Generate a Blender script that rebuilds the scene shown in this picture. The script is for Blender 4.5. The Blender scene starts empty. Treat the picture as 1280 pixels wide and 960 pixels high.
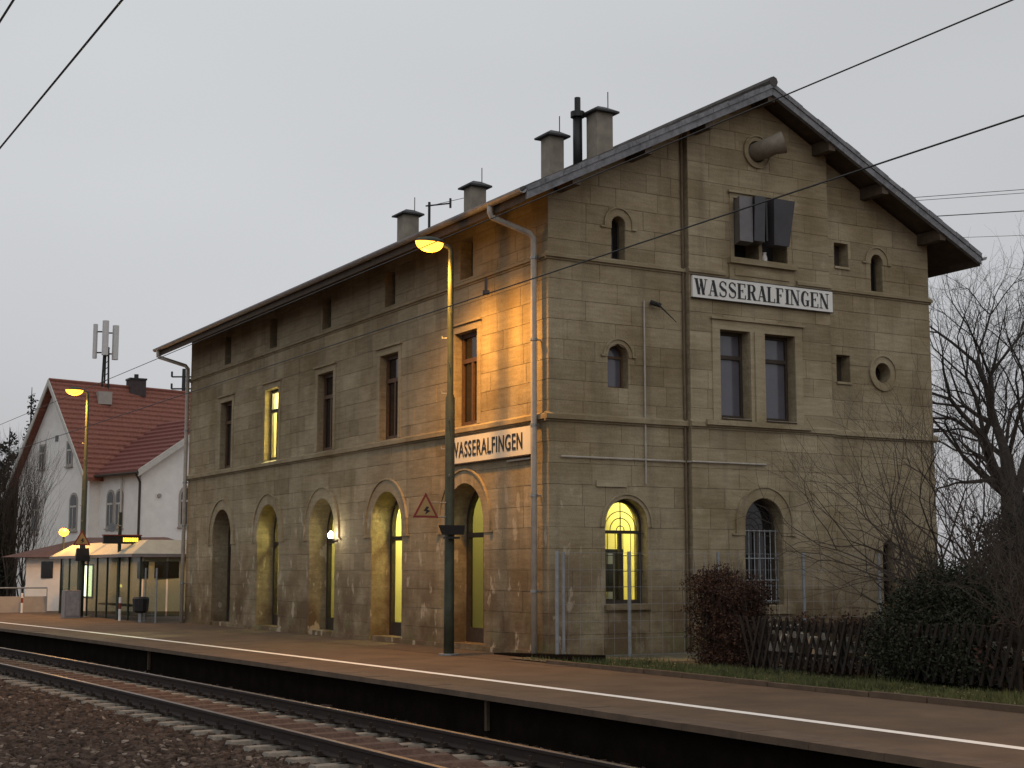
import bpy, bmesh, math, random
import numpy as np
from mathutils import Vector, Matrix
random.seed(7); rng = np.random.default_rng(7)
R = math.radians
SC = bpy.context.scene
C = SC.collection
PI = math.pi

# ------------------------------------------------------------------ camera
cam = bpy.data.cameras.new('camera'); camo = bpy.data.objects.new('camera', cam); C.objects.link(camo)
camo.location = (-14.61, -24.01, 1.6)
camo.rotation_euler = (PI/2 + math.atan(234/1857), 0, -R(29.9))
cam.sensor_width = 36; cam.lens = 36*1857/1280; cam.clip_start = .1; cam.clip_end = 3000
SC.camera = camo
SC.render.resolution_x = 1024; SC.render.resolution_y = 768

# ------------------------------------------------------------------ world: dull dusk overcast
W = bpy.data.worlds.new('World'); SC.world = W; W.use_nodes = True
wn, wl = W.node_tree.nodes, W.node_tree.links
bg = wn['Background']
sky = wn.new('ShaderNodeTexSky'); sky.sky_type = 'NISHITA'; sky.sun_disc = False
sky.sun_elevation = R(38); sky.sun_rotation = R(200); sky.air_density = 1; sky.dust_density = 6
hs = wn.new('ShaderNodeHueSaturation'); hs.inputs['Saturation'].default_value = .12
wl.new(sky.outputs[0], hs.inputs['Color'])
tc = wn.new('ShaderNodeTexCoord'); nz = wn.new('ShaderNodeTexNoise')
nz.inputs['Scale'].default_value = 1.1; nz.inputs['Detail'].default_value = 3
mp = wn.new('ShaderNodeMapping'); mp.inputs['Scale'].default_value = (1, 1, 2.2)
wl.new(tc.outputs['Generated'], mp.inputs[0]); wl.new(mp.outputs[0], nz.inputs['Vector'])
cr = wn.new('ShaderNodeValToRGB'); wl.new(nz.outputs[0], cr.inputs[0])
cr.color_ramp.elements[0].position = .3; cr.color_ramp.elements[0].color = (5.6, 5.75, 5.9, 1)
cr.color_ramp.elements[1].position = .7; cr.color_ramp.elements[1].color = (7.1, 7.35, 7.6, 1)
sep = wn.new('ShaderNodeSeparateXYZ'); wl.new(tc.outputs['Generated'], sep.inputs[0])
hr = wn.new('ShaderNodeValToRGB'); wl.new(sep.outputs[2], hr.inputs[0])          # the overcast is duller and warmer low down
e = hr.color_ramp.elements
e[0].position = 0; e[0].color = (.80, .765, .765, 1); e[1].position = .42; e[1].color = (1.0, 1.0, 1.0, 1)
n = e.new(.2); n.color = (.89, .88, .885, 1)
mul = wn.new('ShaderNodeMix'); mul.data_type = 'RGBA'; mul.blend_type = 'MULTIPLY'; mul.inputs[0].default_value = 1
wl.new(cr.outputs[0], mul.inputs[6]); wl.new(hr.outputs[0], mul.inputs[7])
mx = wn.new('ShaderNodeMix'); mx.data_type = 'RGBA'; mx.inputs[0].default_value = .92
wl.new(hs.outputs[0], mx.inputs[6]); wl.new(mul.outputs[2], mx.inputs[7])
wl.new(mx.outputs[2], bg.inputs['Color']); bg.inputs['Strength'].default_value = .1
sun = bpy.data.lights.new('sun', 'SUN'); suno = bpy.data.objects.new('sun', sun); C.objects.link(suno)
sun.energy = .15; sun.angle = R(50); sun.color = (1, .97, .92)
sd = Vector((math.sin(R(200))*math.cos(R(38)), math.cos(R(200))*math.cos(R(38)), math.sin(R(38))))
suno.rotation_euler = sd.to_track_quat('Z', 'Y').to_euler()
SC.view_settings.view_transform = 'Standard'; SC.view_settings.look = 'None'
SC.view_settings.exposure = 0; SC.view_settings.gamma = 1

# ------------------------------------------------------------------ helpers
ORG = {}
def org(o):
    return ORG.get(o.name, Vector((0, 0, 0))) if o else Vector((0, 0, 0))
def tag(o, label=None, cat=None, group=None, kind=None):
    if label: o['label'] = label
    if cat: o['category'] = cat
    if group: o['group'] = group
    if kind: o['kind'] = kind
    return o
def thing(name, loc, label, cat, group=None, rz=0):
    o = bpy.data.objects.new(name, None); C.objects.link(o); o.location = loc; o.rotation_euler.z = rz
    o.empty_display_size = .2
    ORG[o.name] = Vector(loc)
    return tag(o, label, cat, group)
class MB:
    def __init__(s): s.v = []; s.f = []; s.t = []
    def box(s, x0, x1, y0, y1, z0, z1):
        b = len(s.v)
        s.v += [(x0,y0,z0),(x1,y0,z0),(x1,y1,z0),(x0,y1,z0),(x0,y0,z1),(x1,y0,z1),(x1,y1,z1),(x0,y1,z1)]
        s.f += [tuple(b+i for i in q) for q in ((3,2,1,0),(4,5,6,7),(0,1,5,4),(1,2,6,5),(2,3,7,6),(3,0,4,7))]
        return s
    def hexa(s, pts):
        b = len(s.v); s.v += [tuple(p) for p in pts]
        s.f += [tuple(b+i for i in q) for q in ((3,2,1,0),(4,5,6,7),(0,1,5,4),(1,2,6,5),(2,3,7,6),(3,0,4,7))]
        return s
    def tube(s, p, r, n=8, cap=True):
        p = [Vector(a) for a in p]
        if not hasattr(r, '__len__'): r = [r]*len(p)
        b = len(s.v); u = None
        for i, a in enumerate(p):
            d = (p[min(i+1, len(p)-1)] - p[max(i-1, 0)]).normalized()
            if u is None:
                u = d.orthogonal().normalized()
            else:
                u = (u - d*u.dot(d))
                u = u.normalized() if u.length > 1e-6 else d.orthogonal().normalized()
            w = d.cross(u)
            for k in range(n):
                q = a + (u*math.cos(2*PI*k/n) + w*math.sin(2*PI*k/n))*r[i]
                s.v.append(tuple(q))
        for i in range(len(p)-1):
            for k in range(n):
                k2 = (k+1) % n
                s.f.append((b+i*n+k, b+i*n+k2, b+(i+1)*n+k2, b+(i+1)*n+k))
        if cap:
            s.f.append(tuple(b+k for k in range(n))[::-1]); s.f.append(tuple(b+(len(p)-1)*n+k for k in range(n)))
        return s
    def prism(s, pts, d0, d1, fm, inset=0):
        n = len(pts); b = len(s.v)
        cx = sum(p[0] for p in pts)/n; cz = sum(p[1] for p in pts)/n
        s.v += [tuple(fm(p[0], p[1], d0)) for p in pts]
        if inset:
            hx = max(abs(p[0]-cx) for p in pts); hz = max(abs(p[1]-cz) for p in pts)
            kx = max(0, 1-inset/max(hx, .01)); kz = max(0, 1-inset/max(hz, .01))
            s.v += [tuple(fm(cx+(p[0]-cx)*kx, cz+(p[1]-cz)*kz, d1)) for p in pts]
        else:
            s.v += [tuple(fm(p[0], p[1], d1)) for p in pts]
        s.f.append(tuple(range(b, b+n))[::-1]); s.f.append(tuple(range(b+n, b+2*n)))
        for k in range(n):
            k2 = (k+1) % n; s.f.append((b+k, b+k2, b+n+k2, b+n+k))
        return s
    def slab(s, s0, s1, z0, z1, d0, d1, fm):
        return s.prism([(s0,z0),(s1,z0),(s1,z1),(s0,z1)], d0, d1, fm)
    def revolve(s, prof, c, n=12, axis=None):
        c = Vector(c); q = Vector((0,0,1)).rotation_difference(Vector(axis)) if axis else None
        b = len(s.v)
        for r, z in prof:
            for k in range(n):
                a = Vector((r*math.cos(2*PI*k/n), r*math.sin(2*PI*k/n), z))
                if q: a = q @ a
                s.v.append(tuple(c+a))
        for i in range(len(prof)-1):
            for k in range(n):
                k2 = (k+1) % n
                s.f.append((b+i*n+k, b+i*n+k2, b+(i+1)*n+k2, b+(i+1)*n+k))
        s.f.append(tuple(b+k for k in range(n))[::-1]); s.f.append(tuple(b+(len(prof)-1)*n+k for k in range(n)))
        return s
    def tri(s, a, b_, c):
        b = len(s.v); s.v += [tuple(a), tuple(b_), tuple(c)]; s.f.append((b, b+1, b+2))
    def quad(s, a, b_, c, d):
        b = len(s.v); s.v += [tuple(a), tuple(b_), tuple(c), tuple(d)]; s.f.append((b, b+1, b+2, b+3))
    def fill_tint(s, val):
        s.t += [val]*(len(s.v)-len(s.t)); return s
    def build(s, name, m, parent=None, smooth=False, label=None, kind=None):
        me = bpy.data.meshes.new(name); o_ = org(parent)
        if s.v:
            va = np.array(s.v, dtype=np.float64) - np.array(o_)
            me.from_pydata(va.tolist(), [], s.f)
        if s.t:
            s.fill_tint(.5); at = me.attributes.new('tint', 'FLOAT', 'POINT'); at.data.foreach_set('value', s.t)
        me.materials.append(m)
        if smooth: me.polygons.foreach_set('use_smooth', [True]*len(me.polygons))
        me.update()
        o = bpy.data.objects.new(name, me); C.objects.link(o)
        if parent: o.parent = parent
        ORG[o.name] = o_
        return tag(o, label=label, kind=kind)
def copy_tree(o, parent=None):
    c = o.copy(); C.objects.link(c)
    if parent: c.parent = parent
    for ch in list(o.children): copy_tree(ch, c)
    return c

# ------------------------------------------------------------------ materials
def new(name):
    m = bpy.data.materials.new(name); m.use_nodes = True
    return m, m.node_tree.nodes, m.node_tree.links, m.node_tree.nodes['Principled BSDF']
def plain(name, col, rough=.7, metal=0, var=.25, scale=6, bump=.15, bscale=40, spec=.4, col2=None, stretch=None):
    m, N, L, B = new(name)
    B.inputs['Roughness'].default_value = rough; B.inputs['Metallic'].default_value = metal
    B.inputs['Specular IOR Level'].default_value = spec
    g = N.new('ShaderNodeNewGeometry'); mp = N.new('ShaderNodeMapping'); L.new(g.outputs['Position'], mp.inputs[0])
    if stretch: mp.inputs['Scale'].default_value = stretch
    n = N.new('ShaderNodeTexNoise'); n.inputs['Scale'].default_value = scale; n.inputs['Detail'].default_value = 6
    n.inputs['Roughness'].default_value = .65
    L.new(mp.outputs[0], n.inputs['Vector'])
    r = N.new('ShaderNodeValToRGB'); L.new(n.outputs[0], r.inputs[0])
    r.color_ramp.elements[0].position = .3; r.color_ramp.elements[1].position = .72
    a = [max(0, c*(1-var)) for c in col]; b = [min(1, c*(1+var)) for c in (col2 or col)]
    r.color_ramp.elements[0].color = (*a, 1); r.color_ramp.elements[1].color = (*b, 1)
    L.new(r.outputs[0], B.inputs['Base Color'])
    if bump:
        n2 = N.new('ShaderNodeTexNoise'); n2.inputs['Scale'].default_value = bscale; n2.inputs['Detail'].default_value = 4
        L.new(g.outputs['Position'], n2.inputs['Vector'])
        bp = N.new('ShaderNodeBump'); bp.inputs['Strength'].default_value = bump; bp.inputs['Distance'].default_value = .02
        L.new(n2.outputs[0], bp.inputs['Height']); L.new(bp.outputs[0], B.inputs['Normal'])
    return m
def emit(name, col, st):
    m, N, L, B = new(name)
    B.inputs['Base Color'].default_value = (*col, 1); B.inputs['Emission Color'].default_value = (*col, 1)
    B.inputs['Emission Strength'].default_value = st; B.inputs['Roughness'].default_value = .4
    return m
def sandstone(name, mortar=False):
    m, N, L, B = new(name)
    B.inputs['Roughness'].default_value = .92; B.inputs['Specular IOR Level'].default_value = .15
    g = N.new('ShaderNodeNewGeometry')
    def noise(sc, st=(1,1,1), det=5, off=(0,0,0), rough=.6):
        mp = N.new('ShaderNodeMapping'); L.new(g.outputs['Position'], mp.inputs[0])
        mp.inputs['Scale'].default_value = st; mp.inputs['Location'].default_value = off
        n = N.new('ShaderNodeTexNoise'); n.inputs['Scale'].default_value = sc; n.inputs['Detail'].default_value = det
        n.inputs['Roughness'].default_value = rough
        L.new(mp.outputs[0], n.inputs['Vector']); return n.outputs[0]
    def ramp(x, p0, p1, c0=(0,0,0,1), c1=(1,1,1,1)):
        r = N.new('ShaderNodeValToRGB'); L.new(x, r.inputs[0])
        r.color_ramp.elements[0].position = p0; r.color_ramp.elements[1].position = p1
        r.color_ramp.elements[0].color = c0; r.color_ramp.elements[1].color = c1
        return r.outputs[0]
    def mix(fac, a, b, mode='MIX'):
        x = N.new('ShaderNodeMix'); x.data_type = 'RGBA'; x.blend_type = mode
        if isinstance(fac, float): x.inputs[0].default_value = fac
        else: L.new(fac, x.inputs[0])
        for i, q in ((6, a), (7, b)):
            if isinstance(q, tuple): x.inputs[i].default_value = q
            else: L.new(q, x.inputs[i])
        return x.outputs[2]
    def mth(op, a, b=None, clamp=False):
        x = N.new('ShaderNodeMath'); x.operation = op; x.use_clamp = clamp
        for i, q in ((0, a), (1, b)):
            if q is None: continue
            if isinstance(q, (float, int)): x.inputs[i].default_value = q
            else: L.new(q, x.inputs[i])
        return x.outputs[0]
    at = N.new('ShaderNodeAttribute'); at.attribute_name = 'tint'
    base = ramp(at.outputs['Fac'], 0, 1, (.258,.211,.139,1), (.47,.40,.28,1)) if not mortar else None
    if mortar: base = ramp(noise(9), .3, .7, (.275,.228,.155,1), (.39,.335,.235,1))
    # bedding bands and blotches in the stone
    base = mix(.55, base, ramp(noise(5, (.35,.35,3)), .25, .75, (.55,.5,.44,1), (1.15,1.12,1.08,1)), 'MULTIPLY')
    base = mix(ramp(noise(.75, det=3, off=(3,1,7)), .42, .68), base, mix(1.0, base, (.72,.68,.60,1), 'MULTIPLY'))
    # dark vertical runs of dirt
    base = mix(mth('MULTIPLY', ramp(noise(1.6, (1.6,1.6,.16), det=4, off=(9,2,0)),   .54, .76), .42), base, (.10,.085,.062,1))
    sp = N.new('ShaderNodeSeparateXYZ'); L.new(g.outputs['Position'], sp.inputs[0])
    # damp reddish staining in the lowest 1.8 m
    hz = mth('SUBTRACT', 2.3, sp.outputs[2]); hz = mth('MULTIPLY', hz, .6, True)
    base = mix(mth('MULTIPLY', mth('MULTIPLY', hz, ramp(noise(1.3, det=5, off=(1,4,2)), .28, .58)), .85), base, (.11,.066,.036,1))
    # green film low on the gable
    hg = mth('MULTIPLY', mth('SUBTRACT', 1.3, sp.outputs[2]), 1.0, True)
    base = mix(mth('MULTIPLY', mth('MULTIPLY', hg, ramp(noise(2.1, off=(7,7,1)), .5, .7)), .45), base, (.13,.15,.06,1))
    # pale repair mortar smeared over the ground-floor stones
    hm = mth('MULTIPLY', mth('SUBTRACT', 3.9, sp.outputs[2]), 1.0, True)
    pm = ramp(noise(2.2, (1.3,1.3,.62), det=6, off=(5,0,3), rough=.55), .60, .635)
    fg = mth('SUBTRACT', 1.0, mth('MULTIPLY', mth('SUBTRACT', sp.outputs[0], .3), .8, True))
    fg = mth('MAXIMUM', fg, .25)
    base = mix(mth('MULTIPLY', mth('MULTIPLY', pm, hm), mth('MULTIPLY', fg, .6)), base, (.52,.44,.33,1))
    pm2 = ramp(noise(2.6, (1,1,.9), det=5, off=(15,10,3)), .66, .69)
    base = mix(mth('MULTIPLY', pm2, .2), base, (.52,.46,.34,1))
    gr = ramp(noise(38, det=3), .3, .7, (.86,.86,.86,1), (1.1,1.1,1.1,1))
    base = mix(1.0, base, gr, 'MULTIPLY')
    L.new(base, B.inputs['Base Color'])
    bp = N.new('ShaderNodeBump'); bp.inputs['Strength'].default_value = .5; bp.inputs['Distance'].default_value = .02
    L.new(mth('ADD', noise(14, det=6), mth('MULTIPLY', noise(70, det=3), .4)), bp.inputs['Height'])
    L.new(bp.outputs[0], B.inputs['Normal'])
    return m
STONE = sandstone('sandstone'); MORTAR = sandstone('old_mortar', True)
TRIM = sandstone('dressed_sandstone')
WOOD = plain('brown_wood', (.10,.055,.03), .6, var=.3, scale=12)
DWOOD = plain('dark_wood', (.045,.032,.022), .7, var=.3, scale=10)
FENCEW = plain('weathered_fence_wood', (.017,.012,.008), .85, var=.4, scale=8)
SOFFIT = plain('soffit_boards', (.085,.06,.042), .8, var=.3, scale=6)
ZINC = plain('zinc', (.30,.29,.29), .55, .4, var=.2, scale=5)
PIPE = plain('painted_downpipe', (.40,.36,.31), .55, 0, var=.2, scale=5)
VERGE = plain('slate_verge', (.15,.15,.16), .7, var=.3, scale=7, col2=(.20,.20,.215))
RTILE = plain('dark_roof_tile', (.085,.075,.07), .8, var=.35, scale=4)
PLASTER = plain('chimney_plaster', (.27,.235,.19), .9, var=.25, scale=3)
CAPM = plain('chimney_cap', (.05,.048,.05), .6, .3, var=.2)
BLACK = plain('black_paint', (.015,.015,.016), .5, var=.2)
IRON = plain('black_iron', (.03,.028,.026), .5, .5, var=.3)
GRILLE = plain('pale_grille_paint', (.34,.36,.38), .5, .2, var=.2)
POLE = plain('green_painted_steel', (.045,.055,.038), .55, .3, var=.3, scale=4)
GALV = plain('galvanised_steel', (.28,.29,.30), .5, .6, var=.2, scale=9)
SIGNW = plain('enamel_white', (.74,.72,.68), .4, var=.06, scale=4, bump=0)
SIGNC = plain('cream_sign_paint', (.66,.61,.50), .5, var=.08, scale=3, bump=0)
WHITE = plain('white_paint', (.75,.73,.70), .6, var=.12, scale=8)
WHITELINE = plain('white_line_paint', (.82,.80,.76), .7, var=.12, scale=9)
REDP = plain('red_paint', (.20,.03,.02), .5, var=.15)
SIGNY = plain('yellow_sign_face', (.36,.23,.09), .5, var=.1)
ASPH = plain('asphalt', (.105,.070,.045), .85, var=.32, scale=.9, bump=.35, bscale=55, spec=.3)
KERB = plain('platform_edge_concrete', (.10,.068,.045), .85, var=.3, scale=3, bump=.3)
PWALL = plain('near_black_wall', (.010,.007,.005), .95, spec=.05, var=.4, scale=3, bump=.3)  # even near-black tone for the platform wall and duct cover
BALLG = plain('ballast_bed', (.05,.038,.034), .95, var=.5, scale=14, bump=1.0, bscale=22)
STONEB = None
SLEEP = plain('concrete_sleeper', (.22,.19,.155), .85, var=.35, scale=9, bump=.3)
DIRTY = plain('brake_dust', (.10,.058,.042), .95, var=.4, scale=14, bump=.8, bscale=30)
RUST = plain('rusty_rail', (.028,.018,.014), .8, .2, var=.3, scale=8)
STEEL = plain('polished_railhead', (.22,.20,.19), .42, .9, var=.15, scale=8, bump=0)
EARTH = plain('earth', (.055,.045,.028), .95, var=.4, scale=3, bump=.6)
GRASSG = plain('grass', (.045,.062,.02), .85, var=.5, scale=4, bump=0, col2=(.09,.10,.035))
BARK = plain('dark_bark', (.035,.028,.024), .9, var=.4, scale=12, bump=.5, bscale=30)
TWIG = plain('twig_bark', (.05,.037,.028), .9, var=.3, scale=12, bump=0)
RHEDGE = plain('red_brown_hedge_leaf', (.042,.017,.009), .75, var=.5, scale=7, bump=0)
GLEAF = plain('dark_green_leaf', (.018,.023,.009), .7, var=.5, scale=7, bump=0)
NEEDLE = plain('conifer_needles', (.02,.022,.015), .8, var=.5, scale=5, bump=0)
HWALL = plain('white_render', (.76,.74,.71), .9, var=.08, scale=2, bump=.2)
HWALL2 = plain('grey_trim', (.34,.31,.28), .9, var=.12, scale=3)
HROOF = plain('red_roof_tile', (.215,.080,.056), .8, var=.35, scale=9, bump=.4, bscale=20)
BROOF = plain('brown_roof_sheet', (.11,.06,.05), .8, var=.25, scale=4)
CANOPY = plain('pale_canopy_sheet', (.42,.41,.34), .6, var=.12, scale=3)
FWHITE = plain('aged_white_frame', (.5,.48,.44), .6, var=.12)
AGREY = plain('antenna_grey', (.55,.55,.54), .6, var=.1)
CABG = plain('grey_cabinet_paint', (.24,.22,.22), .6, var=.15)
INNER = plain('cream_inner_wall', (.72,.66,.42), .9, var=.06, scale=1.5, bump=0)
SHELF = plain('dark_shelf', (.05,.04,.025), .7, var=.3)
INS = plain('brown_insulator', (.06,.03,.02), .3, var=.2)
def glassmat(name, col, alpha, rough=.06):
    m, N, L, B = new(name)
    tr = N.new('ShaderNodeBsdfTransparent'); tr.inputs[0].default_value = (*col, 1)
    gl = N.new('ShaderNodeBsdfGlossy'); gl.inputs['Roughness'].default_value = rough; gl.inputs['Color'].default_value = (.8,.8,.8,1)
    fr = N.new('ShaderNodeLayerWeight'); fr.inputs['Blend'].default_value = .5
    pw = N.new('ShaderNodeMath'); pw.operation = 'POWER'; pw.inputs[1].default_value = 5; L.new(fr.outputs['Facing'], pw.inputs[0])
    ad = N.new('ShaderNodeMath'); ad.operation = 'MULTIPLY_ADD'; ad.inputs[1].default_value = .5; ad.inputs[2].default_value = alpha; L.new(pw.outputs[0], ad.inputs[0])
    mx = N.new('ShaderNodeMixShader'); L.new(ad.outputs[0], mx.inputs[0]); L.new(tr.outputs[0], mx.inputs[1]); L.new(gl.outputs[0], mx.inputs[2])
    L.new(mx.outputs[0], N['Material Output'].inputs[0]); return m
CLEAR = glassmat('clear_glass', (.9,.92,.85), .02)
SHGLASS = glassmat('dusty_shelter_glass', (.62,.66,.58), .05, .15)
def darkglass(name, col, rough):
    m = plain(name, col, rough, var=.15, scale=1.2, bump=.03, bscale=3, spec=.6); return m
DGLASS = darkglass('dark_window_glass', (.012,.011,.012), .08)
CURT = darkglass('curtained_window_glass', (.10,.095,.115), .12)
LAMPGLOW = emit('sodium_lamp_glass', (1.0,.34,.03), 6)
WHITEGLOW = emit('white_lamp_glass', (1.0,.95,.78), 45)
POSTER = emit('lit_poster_glass', (.95,1.0,.62), 2.6)
AMBER = emit('amber_display_dots', (1.0,.62,.05), 3.0)
NOTICE = emit('small_lit_notice', (1.0,.75,.25), 2.0)
def ballast_mat():
    m, N, L, B = new('ballast_stone'); B.inputs['Roughness'].default_value = .95; B.inputs['Specular IOR Level'].default_value = .2
    at = N.new('ShaderNodeAttribute'); at.attribute_name = 'tint'
    r = N.new('ShaderNodeValToRGB'); L.new(at.outputs['Fac'], r.inputs[0])
    el = r.color_ramp.elements; el[0].color = (.026,.019,.015,1); el[1].color = (.26,.21,.17,1); el[1].position = 1
    a = el.new(.5); a.color = (.066,.043,.033,1); b = el.new(.85); b.color = (.11,.078,.06,1)
    L.new(r.outputs[0], B.inputs['Base Color']); return m
STONEB = ballast_mat()

# ------------------------------------------------------------------ frames of the two facades
def LF(s, z, d): return (-d, s, z)              # long trackside facade, plane x = 0
def GF(s, z, d): return (s, -d, z)              # gable facade, plane y = 0
BD = .15                                        # how far the gable's middle bay stands proud
BX0, BX1 = 3.24, 6.98
LEN, WID = 22.0, 10.07
def under(x): return 9.0 + .5*min(x, WID-x)     # roof underside above the gable
class Op:
    def __init__(o, kind, s, w, z0, z1): o.kind, o.s, o.w, o.z0, o.z1 = kind, s, w, z0, z1
    def hw(o, z):
        if z < o.z0 or z > o.z1: return 0
        if o.kind == 'rect': return o.w/2
        r = o.w/2
        if o.kind == 'arch':
            zs = o.z1 - r
            return r if z <= zs else math.sqrt(max(0, r*r-(z-zs)**2))
        zc = (o.z0+o.z1)/2; return math.sqrt(max(0, r*r-(z-zc)**2))
    def outline(o, n=14):
        r = o.w/2
        if o.kind == 'rect': return [(o.s-r,o.z0),(o.s+r,o.z0),(o.s+r,o.z1),(o.s-r,o.z1)]
        if o.kind == 'arch':
            zs = o.z1-r
            return [(o.s-r,o.z0),(o.s+r,o.z0)] + [(o.s+r*math.cos(PI*k/n), zs+r*math.sin(PI*k/n)) for k in range(n+1)]
        zc = (o.z0+o.z1)/2
        return [(o.s+r*math.cos(2*PI*k/24), zc+r*math.sin(2*PI*k/24)) for k in range(24)]
AC = [3.35+3.82*k for k in range(5)]
WC = [3.32+3.79*k for k in range(5)]
doors = [Op('arch', c, 1.64, .0, 3.42) for c in AC]
wins = [Op('rect', c, 1.0, 4.63, 6.62) for c in WC]
attics = [Op('rect', c, .56, 7.76, 8.62) for c in WC]
lops = doors+wins+attics
g_lit = Op('arch', 1.755, .98, .97, 3.0)
g_n1 = Op('arch', 1.62, .32, 7.73, 8.6); g_n2 = Op('arch', 1.59, .48, 5.16, 6.03)
g_n3 = Op('arch', 8.5, .34, 7.73, 8.56); g_c = Op('circ', 8.58, .44, 5.70, 6.14)
g_s1 = Op('rect', 7.475, .40, 8.18, 8.71); g_s2 = Op('rect', 7.45, .38, 5.65, 6.24)
g_g3 = Op('arch', 8.6, .34, .9, 2.27)
b_big = Op('arch', 5.04, .98, .92, 3.08)
b_w1 = Op('rect', 4.37, .76, 4.68, 6.5); b_w2 = Op('rect', 5.55, .82, 4.68, 6.5)
b_a1 = Op('rect', 4.73, .66, 8.03, 9.3); b_a2 = Op('rect', 5.48, .66, 8.03, 9.3)
b_top = Op('circ', 5.05, .46, 10.14, 10.60)
gops = [g_lit, g_n1, g_n2, g_n3, g_c, g_s1, g_s2, g_g3]
bops = [b_big, b_w1, b_w2, b_a1, b_a2, b_top]

def holed_wall(outer, holes, d0, d1, fm):
    cu = bpy.data.curves.new('tmp', 'CURVE'); cu.dimensions = '2D'; cu.fill_mode = 'BOTH'; cu.extrude = abs(d1-d0)/2
    for pts in [outer]+holes:
        sp = cu.splines.new('POLY'); sp.points.add(len(pts)-1); sp.use_cyclic_u = True
        for i, p in enumerate(pts): sp.points[i].co = (p[0], p[1], 0, 1)
    o = bpy.data.objects.new('tmp', cu); C.objects.link(o)
    bpy.context.view_layer.update()
    dg = bpy.context.evaluated_depsgraph_get()
    me = bpy.data.meshes.new_from_object(o.evaluated_get(dg))
    m = MB(); mid = (d0+d1)/2
    m.v = [tuple(fm(v.co.x, v.co.y, mid+v.co.z)) for v in me.vertices]
    m.f = [tuple(p.vertices) for p in me.polygons]
    bpy.data.objects.remove(o); bpy.data.curves.remove(cu); bpy.data.meshes.remove(me)
    return m

ST = thing('station_building', (0, 0, 0), 'long sandstone station building with arched doors, gabled roof and WASSERALFINGEN signs', 'building')
def nudge(ops, e=.001):
    return [o.outline() for o in ops]
lo = [(s, max(z, -.3)) for s, z in [(0,-.3),(LEN,-.3),(LEN,8.98),(0,8.98)]]
for o_ in doors: o_.z0 = -.02
LW = holed_wall(lo, nudge(lops), -.62, 0, LF).build('long_wall', MORTAR, ST)
gout = [(.001,-.3),(WID,-.3),(WID,9.0),(WID/2,under(WID/2)),(.001,9.0)]
GW = holed_wall(gout, nudge(gops+bops), -.45, -.001, GF).build('gable_wall', MORTAR, ST)
bout = [(BX0,-.3),(BX1,-.3),(BX1,under(BX1)-.01),(WID/2,under(WID/2)-.01),(BX0,under(BX0)-.01)]
BW = holed_wall(bout, nudge(bops), -.0005, BD, GF).build('gable_bay', MORTAR, ST)
m = MB(); m.box(.62, WID, LEN-.45, LEN-.001, -.3, 8.98); m.box(WID-.4, WID-.001, .45, LEN-.45, -.3, 8.98)
for y in (0,): m.prism([(.3,8.98),(WID-.02,8.98),(WID/2,under(WID/2))], -LEN+.002, -LEN+.4, GF)
m.build('rear_walls', MORTAR, ST)
m = MB(); m.box(.62, WID-.4, .45, LEN-.45, -.28, -.02); m.build('inner_floor', SHELF, ST)

# ---- ashlar: every stone its own block, cut round the openings
blocks = []
def course(fm, s0, s1, z0, z1, ops, d, topfn=None, corner0=None):
    s = s0; first = True; par = int(z0*10) % 2
    cuts = [s0]
    L_ = random.uniform(.35, .6) if random.random() < .5 else random.uniform(.75, 1.0)
    while s + L_ < s1-.3:
        s += L_; cuts.append(s); L_ = random.uniform(.5, 1.15)
    cuts.append(s1)
    for a, b in zip(cuts[:-1], cuts[1:]):
        segs = [(a, b, None, None)]
        for o in ops:
            if o.z1 <= z0+.01 or o.z0 >= z1-.01: continue
            ns = []
            for (p, q, lo_, ro_) in segs:
                hi = max(o.hw(z0+.002), o.hw(z1-.002), o.hw((z0+z1)/2), o.hw(min(max(o.z0+.005, z0), z1)))
                if q <= o.s-hi or p >= o.s+hi: ns.append((p, q, lo_, ro_)); continue
                if p < o.s - .02: ns.append((p, min(q, o.s), lo_, o))
                if q > o.s + .02: ns.append((max(p, o.s), q, o, ro_))
            segs = ns
        for (p, q, lo_, ro_) in segs:
            zz = {z0, z1}
            for o in (lo_, ro_):
                if not o: continue
                for e_ in (o.z0, o.z1):
                    if z0 < e_ < z1: zz |= {e_-.003, e_+.003}
                if o.kind != 'rect':
                    zz |= {z0+(z1-z0)*k/5 for k in range(1, 5)}
            zz = sorted(zz); g = .0022
            if topfn and False: pass
            Lp, Rp = [], []
            for z in zz:
                l = p+g; r = q-g
                if lo_ and lo_.hw(z) > 0: l = max(l, lo_.s+lo_.hw(z)+.004)
                if ro_ and ro_.hw(z) > 0: r = min(r, ro_.s-ro_.hw(z)-.004)
                z_ = min(max(z, z0+g), z1-g)
                if r-l < .02: continue
                Lp.append((l, z_)); Rp.append((r, z_))
            if len(Lp) < 2: continue
            poly = Rp + Lp[::-1]
            poly = clip_top(poly, topfn) if topfn else poly
            pts = []
            for c_ in poly:
                if not pts or abs(pts[-1][0]-c_[0])+abs(pts[-1][1]-c_[1]) > .004: pts.append(c_)
            if len(pts) < 3: continue
            A = 0
            for i in range(len(pts)):
                x0, y0 = pts[i]; x1, y1 = pts[(i+1) % len(pts)]; A += x0*y1-x1*y0
            A = abs(A)/2
            if A < .004: continue
            cs = sum(x[0] for x in pts)/len(pts)
            pos = Vector(fm(cs, z0, 0)); dist = (pos-Vector(camo.location)).length
            vis = A/dist**2*(.87 if fm is GF else .5)
            blocks.append((vis, fm, pts, d))
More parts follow.
